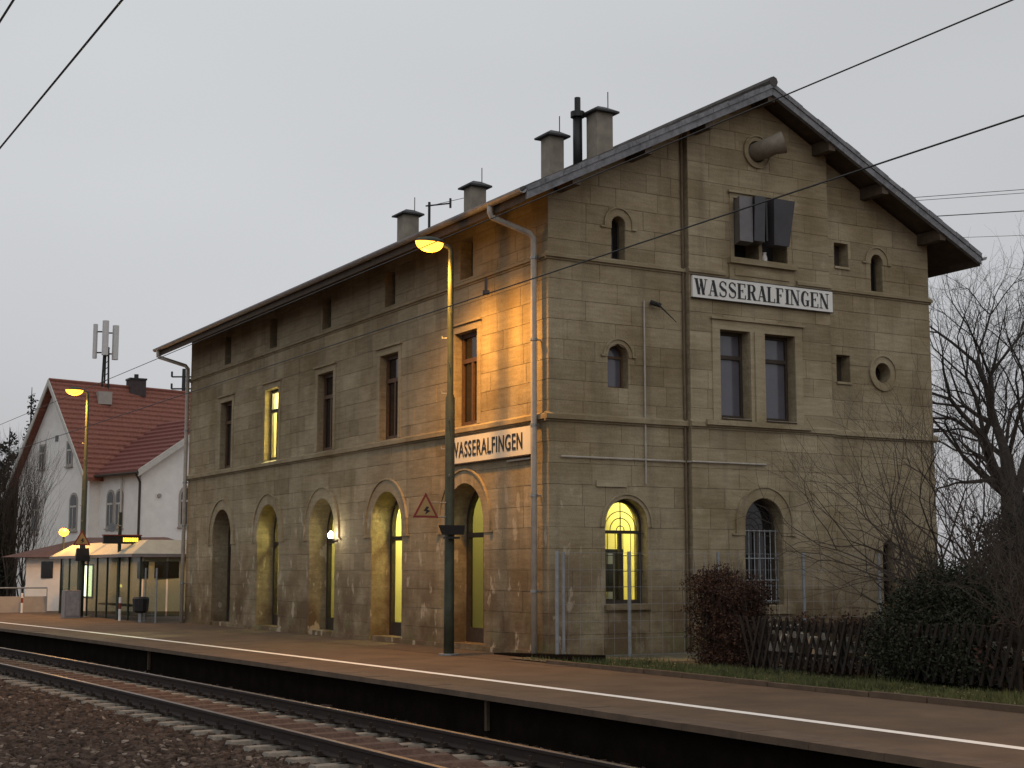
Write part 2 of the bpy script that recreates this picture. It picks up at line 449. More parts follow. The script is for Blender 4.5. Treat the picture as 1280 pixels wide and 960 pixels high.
def clip_top(poly, roof):
    # keep the part below the sloping roof line (a half-plane per slope)
    for sgn in (1, -1):
        def f(p):
            x = p[0] if sgn > 0 else WID-p[0]
            return 8.97 + .5*x - p[1]
        out = []
        for i in range(len(poly)):
            a, b = poly[i], poly[(i+1) % len(poly)]; fa, fb = f(a), f(b)
            if fa >= 0: out.append(a)
            if fa*fb < 0:
                t = fa/(fa-fb); out.append((a[0]+(b[0]-a[0])*t, a[1]+(b[1]-a[1])*t))
        poly = out
        if len(poly) < 3: return []
    return poly
def levels(a, b, n): return [(a+(b-a)*k/n, a+(b-a)*(k+1)/n) for k in range(n)]
LV = levels(0.0, 4.46, 11) + levels(4.46, 7.60, 8) + levels(7.60, 8.97, 4)
for z0, z1 in LV: course(LF, 0.0, LEN, z0, z1, lops, .0)
LVG = LV[:19] + levels(7.60, 11.5, 10)
for z0, z1 in LVG:
    course(GF, -.012, BX0, z0, z1, gops, 0, True)
    course(GF, BX1, WID, z0, z1, gops, 0, True)
    course(GF, BX0, BX1, z0, z1, bops, BD, True)
blocks.sort(key=lambda b: -b[0])
rest = {'l': MB(), 'g': MB()}
for i, (vis, fm, pts, d) in enumerate(blocks):
    tint = min(1, max(0, random.gauss(.5, .13)))
    pr = .007 + random.uniform(0, .006)
    if i < 300:
        m = MB(); m.prism(pts, d, d+pr, fm, .003); m.fill_tint(tint)
        m.build('sandstone_block', STONE, GW if (fm is GF and d == 0) else (BW if fm is GF else LW))
    else:
        m = rest['l']; m.prism(pts, d, d+pr, fm, .003); m.fill_tint(tint)
rest['l'].build('sandstone_blocks', STONE, ST, kind='stuff')

# ---- dressed stone trim
def trim(m, name='trim', mat=None, parent=None, **k):
    m.fill_tint(.62); return m.build(name, mat or TRIM, parent or ST, **k)
def course_mould(fm, s0, s1, z0, z1, d, name, base=0):
    m = MB()
    m.prism([(s0,z0),(s1,z0),(s1,z0+.04),(s0,z0+.04)], base+.003, base+d*.45, fm)
    b = len(m.v)
    # sloped top slab
    A = [fm(s0,z0+.041,base+.004), fm(s1,z0+.041,base+.004), fm(s1,z0+.041,base+d), fm(s0,z0+.041,base+d)]
    B_ = [fm(s0,z1,base+.004), fm(s1,z1,base+.004), fm(s1,z1-.05,base+d), fm(s0,z1-.05,base+d)]
    m.hexa(A+B_)
    m.fill_tint(.45); return m.build(name, TRIM, ST)
for (z0, z1, d) in ((4.44, 4.62, .10), (7.58, 7.73, .08)):
    nm = 'string_course'
    course_mould(LF, -.0, LEN+.03, z0, z1, d, nm)
    course_mould(GF, -d, BX0, z0, z1, d, nm)
    if z0 > 5: course_mould(GF, BX0-.03, 4.15, z0, z1, d*.8, nm, BD); course_mould(GF, 6.05, BX1+.03, z0, z1, d*.8, nm, BD)
    else: course_mould(GF, BX0-.03, BX1+.03, z0, z1, d*.8, nm, BD)
    course_mould(GF, BX1, WID+.05, z0, z1, d, nm)
def ring(fm, o, ro, d, base, zend, ear=.09, n=18, full=False):
    r = o.w/2+.004; m = MB()
    def ann(r0, r1, dd0, dd1, z_end):
        if full:
            zc = (o.z0+o.z1)/2
            for k in range(28):
                a, b = 2*PI*k/28, 2*PI*(k+1)/28
                m.prism([(o.s+r0*math.cos(a), zc+r0*math.sin(a)), (o.s+r1*math.cos(a), zc+r1*math.sin(a)),
                         (o.s+r1*math.cos(b), zc+r1*math.sin(b)), (o.s+r0*math.cos(b), zc+r0*math.sin(b))], dd0, dd1, fm)
            return
        zs = o.z1-o.w/2
        pts = [(o.s+r1, z_end)] + [(o.s+r1*math.cos(PI*k/n), zs+r1*math.sin(PI*k/n)) for k in range(n+1)] + [(o.s-r1, z_end), (o.s-r0, z_end)]
        pts += [(o.s-r0*math.cos(PI*k/n), zs+r0*math.sin(PI*k/n)) for k in range(n+1)] + [(o.s+r0, z_end)]
        m.prism(pts, dd0, dd1, fm)
    ann(r, ro-.035, base+.002, base+d, zend)
    ann(ro-.034, ro, base+.002, base+d+.03, zend)
    if not full:
        m.slab(o.s+ro+.001, o.s+ro+ear, zend, zend+.035, base+.002, base+d+.03, fm)
        m.slab(o.s-ro-ear, o.s-ro-.001, zend, zend+.035, base+.002, base+d+.03, fm)
    m.fill_tint(.55); return m.build('arch_surround' if not full else 'ring_surround', TRIM, ST)
for o in doors: ring(LF, o, 1.13, .03, 0, 2.38)
ring(GF, b_big, .74, .035, BD, 2.32); ring(GF, g_g3, .33, .03, 0, 2.0, .05)
ring(GF, g_lit, .60, .024, 0, 2.45, .02)
for o in (g_n1, g_n3): ring(GF, o, .345, .03, 0, 8.34, .08)
ring(GF, g_n2, .36, .03, 0, 5.77, .05)
ring(GF, g_c, .40, .03, 0, 0, full=True); ring(GF, b_top, .36, .035, BD, 0, full=True)
def rect_surround(fm, s0, s1, z0, z1, w, d, base, lintel=True, name='window_surround'):
    m = MB()
    m.slab(s0-w, s0-.003, z0, z1, base+.002, base+d, fm); m.slab(s1+.003, s1+w, z0, z1, base+.002, base+d, fm)
    m.slab(s0-w, s1+w, z1+.003, z1+w, base+.002, base+d+.003, fm)
    if lintel: m.slab(s0-w-.05, s1+w+.05, z1+w+.001, z1+w+.045, base+.002, base+d+.055, fm)
    m.fill_tint(.6); m.build(name, TRIM, ST)
for o in wins: rect_surround(LF, o.s-.5, o.s+.5, 4.625, 6.62, .16, .025, 0)
rect_surround(GF, b_w1.s-.38, b_w2.s+.41, 4.625, 6.5, .2, .03, BD)
m = MB(); m.slab(b_w1.s+.384, b_w2.s-.414, 4.625, 6.499, BD+.002, BD+.05, GF); m.slab(b_w1.s+.48, b_w2.s-.51, 4.625, 6.499, BD+.051, BD+.085, GF)
m.fill_tint(.65); m.build('stone_mullion', TRIM, ST)
m = MB(); m.slab(3.55, 6.28, 4.52, 4.622, BD+.083, BD+.15, GF); m.fill_tint(.45); m.build('window_sill', TRIM, ST)
rect_surround(GF, b_a1.s-.33, b_a2.s+.33, 8.03, 9.3, .1, .03, BD)
m = MB(); m.slab(4.22, 6.0, 7.90, 8.02, BD+.002, BD+.14, GF); m.fill_tint(.5); m.build('window_sill', TRIM, ST)
m = MB(); m.slab(4.25, 5.96, 7.56, 7.898, BD+.002, BD+.05, GF); m.slab(4.38, 5.83, 7.66, 7.80, BD+.051, BD+.07, GF); m.fill_tint(.5); m.build('apron_panel', TRIM, ST)
m = MB(); m.slab(4.4, 5.72, .74, .90, BD+.002, BD+.14, GF); m.slab(4.46, 5.62, .60, .735, BD+.002, BD+.06, GF); m.fill_tint(.4); m.build('window_sill', TRIM, ST)
m = MB(); m.slab(1.22, 2.30, .86, .962, .024, .09, GF); m.fill_tint(.3); m.build('window_sill', TRIM, ST)
m = MB(); m.slab(1.05, 1.75, 3.22, 3.34, .024, .05, GF); m.fill_tint(.8); m.build('lintel_stone', TRIM, ST)
for a, b in zip([-.0]+[c+.82 for c in AC], [c-.82 for c in AC]+[LEN]):
    m = MB(); m.slab(a+.01, b-.01, -.01, .10, .003, .05, LF); m.fill_tint(.35); m.build('plinth', TRIM, ST)

# ---- joinery of the long facade
for i, o in enumerate(doors):
    dd = -.52
    steps = MB(); steps.slab(o.s-.8, o.s+.8, 0.004, .12, -.60, -.02, LF); steps.fill_tint(.4); steps.build('doorstep', TRIM, ST)
    D = MB(); n = 14; r = .815
    zs = o.z1-.82
    def arc(r_): return [(o.s+r_*math.cos(PI*k/n), zs+r_*math.sin(PI*k/n)) for k in range(n+1)]
    outer = [(o.s+r, .125)] + arc(r) + [(o.s-r, .125), (o.s-r+.1, .125)] + arc(r-.1)[::-1] + [(o.s+r-.1, .125)]
    D.prism(outer, dd-.05, dd+.05, LF)
    D.slab(o.s-r+.1, o.s+r-.1, 2.31, 2.41, dd-.04, dd+.06, LF)
    D.slab(o.s-.05, o.s+.05, .126, 2.309, dd-.039, dd+.059, LF)
    D.slab(o.s-r+.1, o.s+r-.1, .126, .42, dd-.038, dd+.038, LF)
    D.slab(o.s-.025, o.s+.025, 2.411, o.z1-.1, dd-.038, dd+.04, LF)
    door = D.build('door', DWOOD, ST)
    P = MB(); P.prism([(o.s+r-.09,.4)]+arc(r-.09)+[(o.s-r+.09,.4)], dd-.012, dd-.004, LF)
    P.build('pane', DGLASS if i in (4,) else CLEAR, door)
    H = MB(); H.tube([LF(o.s-.1,1.15,dd+.07), LF(o.s-.1,1.15,dd+.12), LF(o.s-.1,1.45,dd+.12), LF(o.s-.1,1.45,dd+.07)], .014, 6); H.build('handle', GALV, door)
for i, o in enumerate(wins):
    dd = -.19; F = MB(); a, b = o.s-.495, o.s+.495
    F.slab(a, a+.08, o.z0, o.z1-.005, dd-.04, dd+.04, LF); F.slab(b-.08, b, o.z0, o.z1-.005, dd-.04, dd+.04, LF)
    F.slab(a+.081, b-.081, o.z0, o.z0+.1, dd-.039, dd+.039, LF); F.slab(a+.081, b-.081, o.z1-.09, o.z1-.005, dd-.039, dd+.039, LF)
    F.slab(a+.081, b-.081, 5.98, 6.07, dd-.039, dd+.05, LF); F.slab(o.s-.035, o.s+.035, o.z0+.1, 5.979, dd-.038, dd+.045, LF)
    w = F.build('window', WOOD if i != 3 else DWOOD, ST)
    P = MB(); P.slab(a+.06, b-.06, o.z0+.05, o.z1-.05, dd-.012, dd-.004, LF); P.build('pane', CLEAR if i == 3 else DGLASS, w)
    S = MB(); S.slab(a-.02, b+.02, 4.60, 4.628, -.15, -.002, LF); S.fill_tint(.4); S.build('sill', TRIM, w)
for o in attics:
    F = MB(); F.slab(o.s-.27, o.s+.27, o.z0, o.z1-.01, -.3, -.26, LF)
    for k in range(6): F.slab(o.s-.2, o.s+.2, o.z0+.08+k*.12, o.z0+.14+k*.12, -.258, -.24, LF)
    F.build('attic_hatch', DWOOD, ST)

# ---- joinery of the gable
def arch_window(o, fm, base, dd, mat, pane, bars=True, tr=2.36, grille=None):
    F = MB(); r = o.w/2-.003; n = 16; zs = o.z1-o.w/2
    def arc(r_): return [(o.s+r_*math.cos(PI*k/n), zs+r_*math.sin(PI*k/n)) for k in range(n+1)]
    f = .06
    outer = [(o.s+r,o.z0+.001)]+arc(r)+[(o.s-r,o.z0+.001),(o.s-r+f,o.z0+.001)]+arc(r-f)[::-1]+[(o.s+r-f,o.z0+.001)]
    F.prism(outer, dd-.04, dd+.04, fm)
    F.slab(o.s-r+f, o.s+r-f, o.z0+.001, o.z0+.08, dd-.035, dd+.035, fm)
    F.slab(o.s-r+f, o.s+r-f, tr-.03, tr+.03, dd-.035, dd+.045, fm)
    F.slab(o.s-.03, o.s+.03, o.z0+.08, tr-.031, dd-.034, dd+.044, fm)
    w = F.build('window', mat, ST)
    P = MB(); P.prism([(o.s+r-f+.01,o.z0+.05)]+arc(r-f+.01)+[(o.s-r+f-.01,o.z0+.05)], dd-.012, dd-.004, fm); P.build('pane', pane, w)
    if bars:
        Bm = MB()
        for k, rr in enumerate((.37, .24, .09)):
            Bm.tube([fm(o.s+rr*math.cos(PI*q/14), tr+.03+ (zs+.02-tr-.03 if zs>tr else 0)*0+rr*math.sin(PI*q/14), dd+.03) for q in range(15)], .009, 5)
        Bm.tube([fm(o.s, tr, dd+.03), fm(o.s, o.z1-.03, dd+.03)], .012, 5)
        Bm.build('glazing_bars', mat, w)
    if grille:
        for k in range(grille):
            sx = o.s-r+.07+(2*r-.14)*k/(grille-1)
            g_ = MB(); g_.tube([fm(sx, o.z0+.03, dd+.16), fm(sx, min(tr+.02, 9), dd+.16)], .010, 6); g_.build('grille_bar', GRILLE, w)
        for zz in (o.z0+.08, 1.42, 1.86, tr):
            g_ = MB(); g_.tube([fm(o.s-r+.01, zz, dd+.175), fm(o.s+r-.01, zz, dd+.175)], .009, 6); g_.build('grille_rail', GRILLE, w)
        for rr in (.40, .27, .14):
            g_ = MB(); g_.tube([fm(o.s+rr*math.cos(PI*q/14), tr+rr*math.sin(PI*q/14), dd+.16) for q in range(15)], .007, 5); g_.build('grille_bar', IRON, w)
    return w
arch_window(g_lit, GF, 0, -.24, DWOOD, CLEAR, True)
m_ = MB()
for k in range(5):
    sx = g_lit.s-.36+.18*k; m_.tube([GF(sx, 1.05, -.12), GF(sx, 2.36, -.12)], .007, 5)
for zz in (1.3, 1.6, 1.9, 2.33): m_.tube([GF(g_lit.s-.48, zz, -.11), GF(g_lit.s+.48, zz, -.11)], .007, 5)
m_.build('window_grille', IRON, ST)
arch_window(b_big, GF, BD, BD-.30, DWOOD, DGLASS, False, 2.42, 7)
for o, nm in ((g_n1,0), (g_n2,1), (g_n3,0), (g_g3,0)):
    dd = -.22; F = MB(); r = o.w/2-.003; n = 12; zs = o.z1-o.w/2
    def arc(r_): return [(o.s+r_*math.cos(PI*k/n), zs+r_*math.sin(PI*k/n)) for k in range(n+1)]
    f = .035
    F.prism([(o.s+r,o.z0+.001)]+arc(r)+[(o.s-r,o.z0+.001),(o.s-r+f,o.z0+.001)]+arc(r-f)[::-1]+[(o.s+r-f,o.z0+.001)], dd-.03, dd+.03, GF)
    F.slab(o.s-r+f, o.s+r-f, o.z0+.001, o.z0+.05, dd-.028, dd+.028, GF)
    if nm: F.slab(o.s-r+f, o.s+r-f, zs-.03, zs+.02, dd-.028, dd+.03, GF)
    w = F.build('window', WOOD if nm else DWOOD, ST)
    P = MB(); P.prism([(o.s+r-f+.008,o.z0+.03)]+arc(r-f+.008)+[(o.s-r+f-.008,o.z0+.03)], dd-.012, dd-.004, GF); P.build('pane', CURT if nm else DGLASS, w)
o = g_c; F = MB(); F.prism(Op('circ', o.s, .43, 5.705, 6.135).outline(), -.3, -.28, GF); F.build('round_window_pane', DGLASS, ST)
for o in (g_s1, g_s2):
    F = MB(); F.slab(o.s-.19, o.s+.19, o.z0+.005, o.z1-.005, -.3, -.27, GF); F.slab(o.s-.02, o.s+.02, o.z0+.005, o.z1-.006, -.268, -.25, GF); F.build('small_shutter', DWOOD, ST)
    F = MB(); F.slab(o.s-.21, o.s+.21, o.z0-.05, o.z0-.001, .024, .05, GF); F.fill_tint(.7); F.build('sill', TRIM, ST)
for o in (b_w1, b_w2):
    dd = BD-.26; F = MB(); a, b = o.s-o.w/2+.004, o.s+o.w/2-.004
    F.slab(a, a+.06, o.z0+.002, o.z1-.003, dd-.04, dd+.04, GF); F.slab(b-.06, b, o.z0+.002, o.z1-.003, dd-.04, dd+.04, GF)
    F.slab(a+.061, b-.061, o.z0+.002, o.z0+.09, dd-.039, dd+.039, GF); F.slab(a+.061, b-.061, o.z1-.07, o.z1-.003, dd-.039, dd+.039, GF)
    F.slab(a+.061, b-.061, 5.93, 6.01, dd-.039, dd+.05, GF)
    w = F.build('window', DWOOD, ST)
    P = MB(); P.slab(a+.04, b-.04, o.z0+.04, o.z1-.04, dd-.012, dd-.004, GF); P.build('pane', CURT, w)
    S = MB(); S.slab(a, b, o.z0-.01, o.z0+.0015, dd+.04, BD+.08, GF); S.build('sill', PLASTER, w)
for o in (b_a1, b_a2):
    F = MB(); F.slab(o.s-.32, o.s+.32, o.z0+.004, o.z1-.004, -.32, -.28, GF); F.build('attic_window_back', BLACK, ST)
m = MB(); m.slab(5.065, 5.145, 8.03, 9.295, BD-.2, BD-.08, GF); m.build('attic_mullion', WOOD, ST)

# lit rooms behind the glass, each with its own lamp
def room(fm, s0, s1, z0, z1, d0, d1, power, col, name, at=None, mat=None):
    m = MB()
    t = .03
    m.slab(s0, s1, z0, z1, d1-t, d1, fm); m.slab(s0-t, s0, z0, z1, d1, d0, fm); m.slab(s1, s1+t, z0, z1, d1, d0, fm)
    m.slab(s0, s1, z1, z1+t, d1, d0, fm); m.slab(s0, s1, z0-t, z0, d1, d0, fm)
    m.build(name, mat or INNER, ST)
    l = bpy.data.lights.new('room_lamp', 'POINT'); l.energy = power; l.color = col; l.shadow_soft_size = .15
    o = bpy.data.objects.new('room_lamp', l); C.objects.link(o)
    c = at or ((s0+s1)/2, z1-.5, (d0+d1)/2); o.location = fm(*c); o.parent = ST
YG = (1.0, .94, .42)
room(GF, .66, 2.9, .3, 3.9, -.46, -2.6, 120, YG, 'lit_waiting_room', (1.6, 3.3, -1.6))
m = MB()                                         # furniture seen through the lit gable window
m.slab(1.52, 1.78, .32, 1.99, -.62, -.5, GF); m.slab(1.84, 2.02, .32, 2.02, -.64, -.52, GF); m.slab(1.4, 2.02, 1.97, 2.03, -.66, -.49, GF)
m.build('dark_cupboard', SHELF, ST)
m = MB(); m.slab(1.62, 1.74, 1.74, 1.95, -.49, -.46, GF); m.slab(1.60, 1.72, 1.06, 1.2, -.49, -.44, GF); m.build('paper_stack', WHITE, ST)
PWR = {0: 22, 1: 170, 2: 65, 3: 140, 4: 0}
for i, c in enumerate(AC):
    if PWR[i]: room(LF, c-1.2, c+1.2, .0, 3.85, -.63, -2.4, PWR[i], YG, 'lit_hall', (c, 3.4, -1.4))
    else: pass
room(LF, WC[3]-1.1, WC[3]+1.1, 4.3, 7.2, -.63, -2.2, 1500, (1.0,.97,.60), 'lit_office', (WC[3]+.2, 6.6, -1.2))

# ---- signs on the building
def stroke(m, a, b, t0, fm, d0, d1, t1=None):
    t1 = t0 if t1 is None else t1
    m.prism([(a[0]-t0/2,a[1]),(a[0]+t0/2,a[1]),(b[0]+t1/2,b[1]),(b[0]-t1/2,b[1])], d0, d1, fm)
def ribbon(m, pts, ws, fm, d0, d1):
    n = len(pts)
    L_, R_ = [], []
    for i in range(n):
        a = pts[max(0,i-1)]; b = pts[min(n-1,i+1)]; dx, dy = b[0]-a[0], b[1]-a[1]; l = math.hypot(dx, dy) or 1
        nx, ny = -dy/l, dx/l; w = ws[i]/2
        L_.append((pts[i][0]+nx*w, pts[i][1]+ny*w)); R_.append((pts[i][0]-nx*w, pts[i][1]-ny*w))
    for i in range(n-1): m.prism([L_[i], L_[i+1], R_[i+1], R_[i]], d0, d1, fm)
def glyph(ch, x, z, w, h, fm, d0, d1):
    """one condensed bold letter with fine serifs, drawn as raised shapes"""
    m = MB(); T = .062; t = .016; sf = .014
    X = lambda u: x+u*w
    Z = lambda v: z+v*h
    def serif(u, v, ww=.1): 
        m.slab(X(u)-ww/2, X(u)+ww/2, Z(v) if v == 0 else Z(v)-sf, Z(v)+sf if v == 0 else Z(v), d0, d1+.0004, fm)
    k = [0.0]
    def st(a, b, tt): k[0] += .0003; stroke(m, (X(a[0]),Z(a[1])), (X(b[0]),Z(b[1])), tt, fm, d0, d1+k[0])
    def rb(p, ws): k[0] += .0003; ribbon(m, [(X(a),Z(b)) for a, b in p], ws, fm, d0, d1+k[0])
    if ch == 'W':
        st((.1,1),(.33,0),T); st((.52,1),(.33,0),t); st((.5,1),(.72,0),T); st((.93,1),(.72,0),t)
        serif(.1,1,.10); serif(.5,1,.07); serif(.93,1,.08)
    elif ch == 'A':
        st((.5,1),(.12,0),t); st((.5,1),(.84,0),T*1.05); m.slab(X(.27), X(.7), Z(.28), Z(.28)+t, d0, d1+.002, fm); serif(.12,0,.08); serif(.84,0,.10)
    elif ch == 'S':
        pts, ws = [], []
        for q in range(9):
            a = R(20+q*28.75); pts.append((.5+.36*math.cos(a), .74+.245*math.sin(a))); ws.append(t+(.02 if 2 < q < 7 else 0)+.012)
        P2 = []
        for q in range(9):
            a = R(70-q*28.75+0); P2.append((.5+.38*math.cos(a), .265+.25*math.sin(a)))
        pts = pts[:7]+[(.42,.53),(.6,.46)]+P2[1:]; n = len(pts)
        ws = [t+.008+(T-t)*max(0, 1-abs(i-7.5)/3.2) for i in range(n)]
        rb(pts, ws); st((.86,.95),(.86,.74),t); st((.12,.28),(.12,.04),t)
    elif ch in 'EFL':
        st((.2,1),(.2,0),T); serif(.2,1,.11); serif(.2,0,.11)
        if ch in 'EF':
            m.slab(X(.2), X(.88), Z(1)-t, Z(1), d0, d1+.002, fm); st((.88,1),(.88,.76),t); m.slab(X(.2), X(.62), Z(.52), Z(.52)+t, d0, d1+.002, fm); st((.62,.62),(.62,.42),t)
        if ch in 'EL':
            m.slab(X(.2), X(.92), Z(0), Z(0)+t, d0, d1+.002, fm); st((.92,0),(.92,.26),t)
    elif ch == 'R':
        st((.2,1),(.2,0),T); serif(.2,1,.11); serif(.2,0,.11)
        p = [(.2,.98)]+[(.5+.3*math.cos(R(90-q*20)), .75+.23*math.sin(R(90-q*20))) for q in range(10)]+[(.2,.5)]
        rb(p, [t]*2+[t+.008,t+.025,T*.85,T,T,T*.85,t+.025,t+.008]+[t]*2)
        st((.55,.5),(.85,0),T); serif(.88,0,.08)
    elif ch == 'I':
        st((.5,1),(.5,0),T); serif(.5,1,.12); serif(.5,0,.12)
    elif ch == 'N':
        st((.14,1),(.14,0),t); st((.14,1),(.84,0),T); st((.86,1),(.86,0),t); serif(.14,0,.09); serif(.86,1,.09); serif(.1,1,.07)
    elif ch == 'G':
        p = [(.52+.36*math.cos(R(40+q*26)), .5+.485*math.sin(R(40+q*26))) for q in range(11)]
        rb(p, [t,t,t+.01,t+.03,T,T,T,t+.03,t+.01,t,t]); st((.84,.92),(.84,.7),t); st((.8,.42),(.8,.03),T*.9); serif(.78,.42,.11)
    return m
SG = thing('station_name_sign', (3.3, -BD, 7.1), 'white enamel WASSERALFINGEN sign with serif letters high on the gable', 'sign', 'station name signs')
m = MB(); m.slab(3.27, 6.99, 7.10, 7.545, BD+.03, BD+.085, GF); m.build('sign_panel', SIGNW, SG)
m = MB(); m.slab(3.255, 7.005, 7.085, 7.099, BD+.03, BD+.09, GF); m.slab(3.255, 7.005, 7.546, 7.56, BD+.03, BD+.09, GF); m.build('sign_edge', BLACK, SG)
xs = 3.33; word = 'WASSERALFINGEN'
adv = {'W': .345, 'A': .27, 'S': .245, 'E': .255, 'R': .275, 'L': .24, 'F': .235, 'I': .15, 'N': .29, 'G': .275}
tot = sum(adv[c] for c in word); sc_ = 3.58/tot
for ch in word:
    glyph(ch, xs, 7.16, adv[ch]*.86*sc_, .325, GF, BD+.084, BD+.094).build('letter', BLACK, SG); xs += adv[ch]*sc_
def text_mesh(txt, height, width, bold=.0):
    cu = bpy.data.curves.new('t', 'FONT'); cu.body = txt; cu.size = 1; cu.offset = bold; cu.extrude = .004; cu.space_character = 1.12
    o = bpy.data.objects.new('t', cu); C.objects.link(o); bpy.context.view_layer.update()
    me = bpy.data.meshes.new_from_object(o.evaluated_get(bpy.context.evaluated_depsgraph_get()))
    v = np.array([tuple(q.co) for q in me.vertices]); f = [tuple(p.vertices) for p in me.polygons]
    bpy.data.objects.remove(o); bpy.data.meshes.remove(me)
    v[:,0] -= v[:,0].min(); v[:,1] -= v[:,1].min(); v[:,0] *= width/v[:,0].max(); v[:,1] *= height/v[:,1].max()
    return v, f
SL = thing('station_name_sign', (0, .7, 3.84), 'cream WASSERALFINGEN sign with plain letters beside the downpipe, lit by the street lamp', 'sign', 'station name signs')
m = MB(); m.slab(.55, 4.08, 3.84, 4.39, .03, .075, LF); m.build('sign_panel', SIGNC, SL)
m = MB(); m.slab(.55, 4.08, 3.815, 3.839, .03, .10, LF); m.build('sign_edge', DWOOD, SL)
v, f = text_mesh('WASSERALFINGEN', .33, 3.0, .012)
m = MB(); m.v = [(-.078-q[2]-.004, 3.86-q[0], 3.96+q[1]) for q in v]; m.f = f; m.build('lettering', BLACK, SL)

# ---- roof
RF = MB()
y0, y1 = -.72, LEN+.62; ex = -.92; rx_ = WID/2; ez = 8.60
def slope(sign, a, b, ya, yb, off0, off1, m):
    # a,b distance from eave (0) to ridge (1)
    def P(t, y, o_):
        x = ex+(rx_-ex)*t; z = ez+.5*(rx_-ex)*t + o_
        return (x if sign > 0 else WID-x, y, z)
    m.hexa([P(a,ya,off0),P(b,ya,off0),P(b,yb,off0),P(a,yb,off0),P(a,ya,off1),P(b,ya,off1),P(b,yb,off1),P(a,yb,off1)])
for s_ in (1, -1): slope(s_, 0, 1, y0+.03, y1-.03, 0, .05, RF)
roof = RF.build('roof', SOFFIT, ST)
T = MB(); nr = 22
for s_ in (1, -1):
    for k in range(nr):
        a = k/nr; b = (k+1)/nr
        def P(t, y, o_):
            x = ex-.04+(rx_-ex+.04)*t; z = ez-.02+.5*(rx_-ex+.04)*t+o_
            return (x if s_ > 0 else WID-x, y, z)
        T.hexa([P(a,y0+.02,.08),P(b,y0+.02,.06),P(b,y1,.06),P(a,y1,.08),P(a,y0+.02,.15),P(b,y0+.02,.09),P(b,y1,.09),P(a,y1,.15)])
T.build('tile_courses', RTILE, roof, kind='stuff')
# verge boards in two steps on both gable ends, cut in lengths like the slates
for s_ in (1, -1):
    nseg = 15
    for k in range(nseg):
        for (lo_, hi_, yy, nm) in ((-.13, .02, y0-.035, 'verge_board'), (.023, .12, y0-.06, 'verge_slate')):
            m = MB(); g_ = .0015
            slope(s_, k/nseg+g_ if nm == 'verge_slate' else k/nseg, (k+1)/nseg, yy, y0+.06, lo_, hi_+(.015 if k % 2 and nm == 'verge_slate' else 0), m)
            if nm == 'verge_slate' or k % 5 == 0:
                if nm == 'verge_board':
                    m = MB(); slope(s_, k/nseg, (k+5)/nseg-.001, yy, y0+.06, lo_, hi_, m)
                m.build(nm, VERGE, roof)
m = MB(); m.tube([(rx_, y0-.07, ez+.5*(rx_-ex)+.15), (rx_, y1, ez+.5*(rx_-ex)+.15)], .11, 8); m.build('ridge_tiles', RTILE, roof)
m = MB()
for s_ in (1, -1): slope(s_, -.006, .996, y1-.02, y1+.05, -.17, .14, m)
m.build('rear_verge', VERGE, roof)
for x_ in (.22, 1.9, 3.4, rx_, WID-3.4, WID-1.9, WID-.22):
    zt = ez+.5*(min(x_, WID-x_)-ex)
    for ya in (y0+.02,):
        m = MB(); m.box(x_-.09, x_+.09, ya, .1, zt-.26, zt-.01)
        m.build('purlin_end', SOFFIT, roof)
for i in range(24):                              # rafter ends under the long eave
    yy = .25+i*.94; m = MB()
    m.hexa([(ex+.05,yy-.06,ez-.09),(0.02,yy-.06,ez+.37),(0.02,yy+.06,ez+.37),(ex+.05,yy+.06,ez-.09),(ex+.05,yy-.06,ez+.01),(.02,yy-.06,ez+.46),(.02,yy+.06,ez+.46),(ex+.05,yy+.06,ez+.01)])
    m.build('rafter_end', SOFFIT, roof)
for sx, yy0 in ((1, y0), (-1, y0)):
    m = MB(); xg = ex-.09 if sx > 0 else WID-ex+.09
    pr = [(.085*math.cos(PI+PI*k/8), .085*math.sin(PI+PI*k/8)) for k in range(9)]; pi_ = [(.07*math.cos(2*PI-PI*k/8), .07*math.sin(2*PI-PI*k/8)) for k in range(9)]
    m.prism([(xg+a, ez+.06+b) for a, b in pr+pi_], -y1-.02, -y0+.04, GF)
    m.build('gutter', ZINC, roof)
    m = MB(); xa, xb = (ex-.012, ex+.014) if sx > 0 else (WID-ex-.014, WID-ex+.012)
    m.box(xa, xb, y0+.02, y1-.03, ez-.16, ez+.045); m.build('eaves_board', SOFFIT, roof)
def downpipe(yt, yb_, xb, name='downpipe'):
    m = MB(); xg = ex-.09
    pts = [(xg, yt, ez+.0), (xg, yt, ez-.14), (xg+.03, yt, ez-.22), (xb-.08, yb_, 8.10), (xb, yb_, 8.0), (xb, yb_, 7.9), (xb, yb_, 4.0), (xb, yb_, .01)]
    m.tube(pts, [.06]*8, 10); p = m.build(name, PIPE, ST, smooth=True)
    for z in (1.2, 3.0, 4.35, 6.0, 7.6):
        b = MB(); b.tube([(xb, yb_, z), (xb, yb_, z+.05)], .074, 10); b.box(xb+.04, -.01, yb_-.012, yb_+.012, z+.01, z+.035); b.build('pipe_clip', GALV, p)
downpipe(.49, .28, -.16); downpipe(LEN+.3, LEN-.12, -.15)
m = MB(); m.tube([GF(2.2, 6.95, .05), GF(2.2, 3.78, .05), GF(2.2, 3.3, .05)], .018, 6); m.build('cable_conduit', PIPE, ST)
m = MB(); m.tube([GF(.25, 3.77, .05), GF(3.2, 3.77, .05)], .02, 6); m.tube([GF(3.2, 3.77, .05), GF(3.22, 3.77, BD+.05), GF(5.1, 3.77, BD+.05)], .02, 6); m.build('cable_conduit', PIPE, ST)
m = MB(); m.tube([LF(.6, 3.76, .05), LF(1.5, 3.76, .05)], .02, 6); m.build('cable_conduit', PIPE, ST)
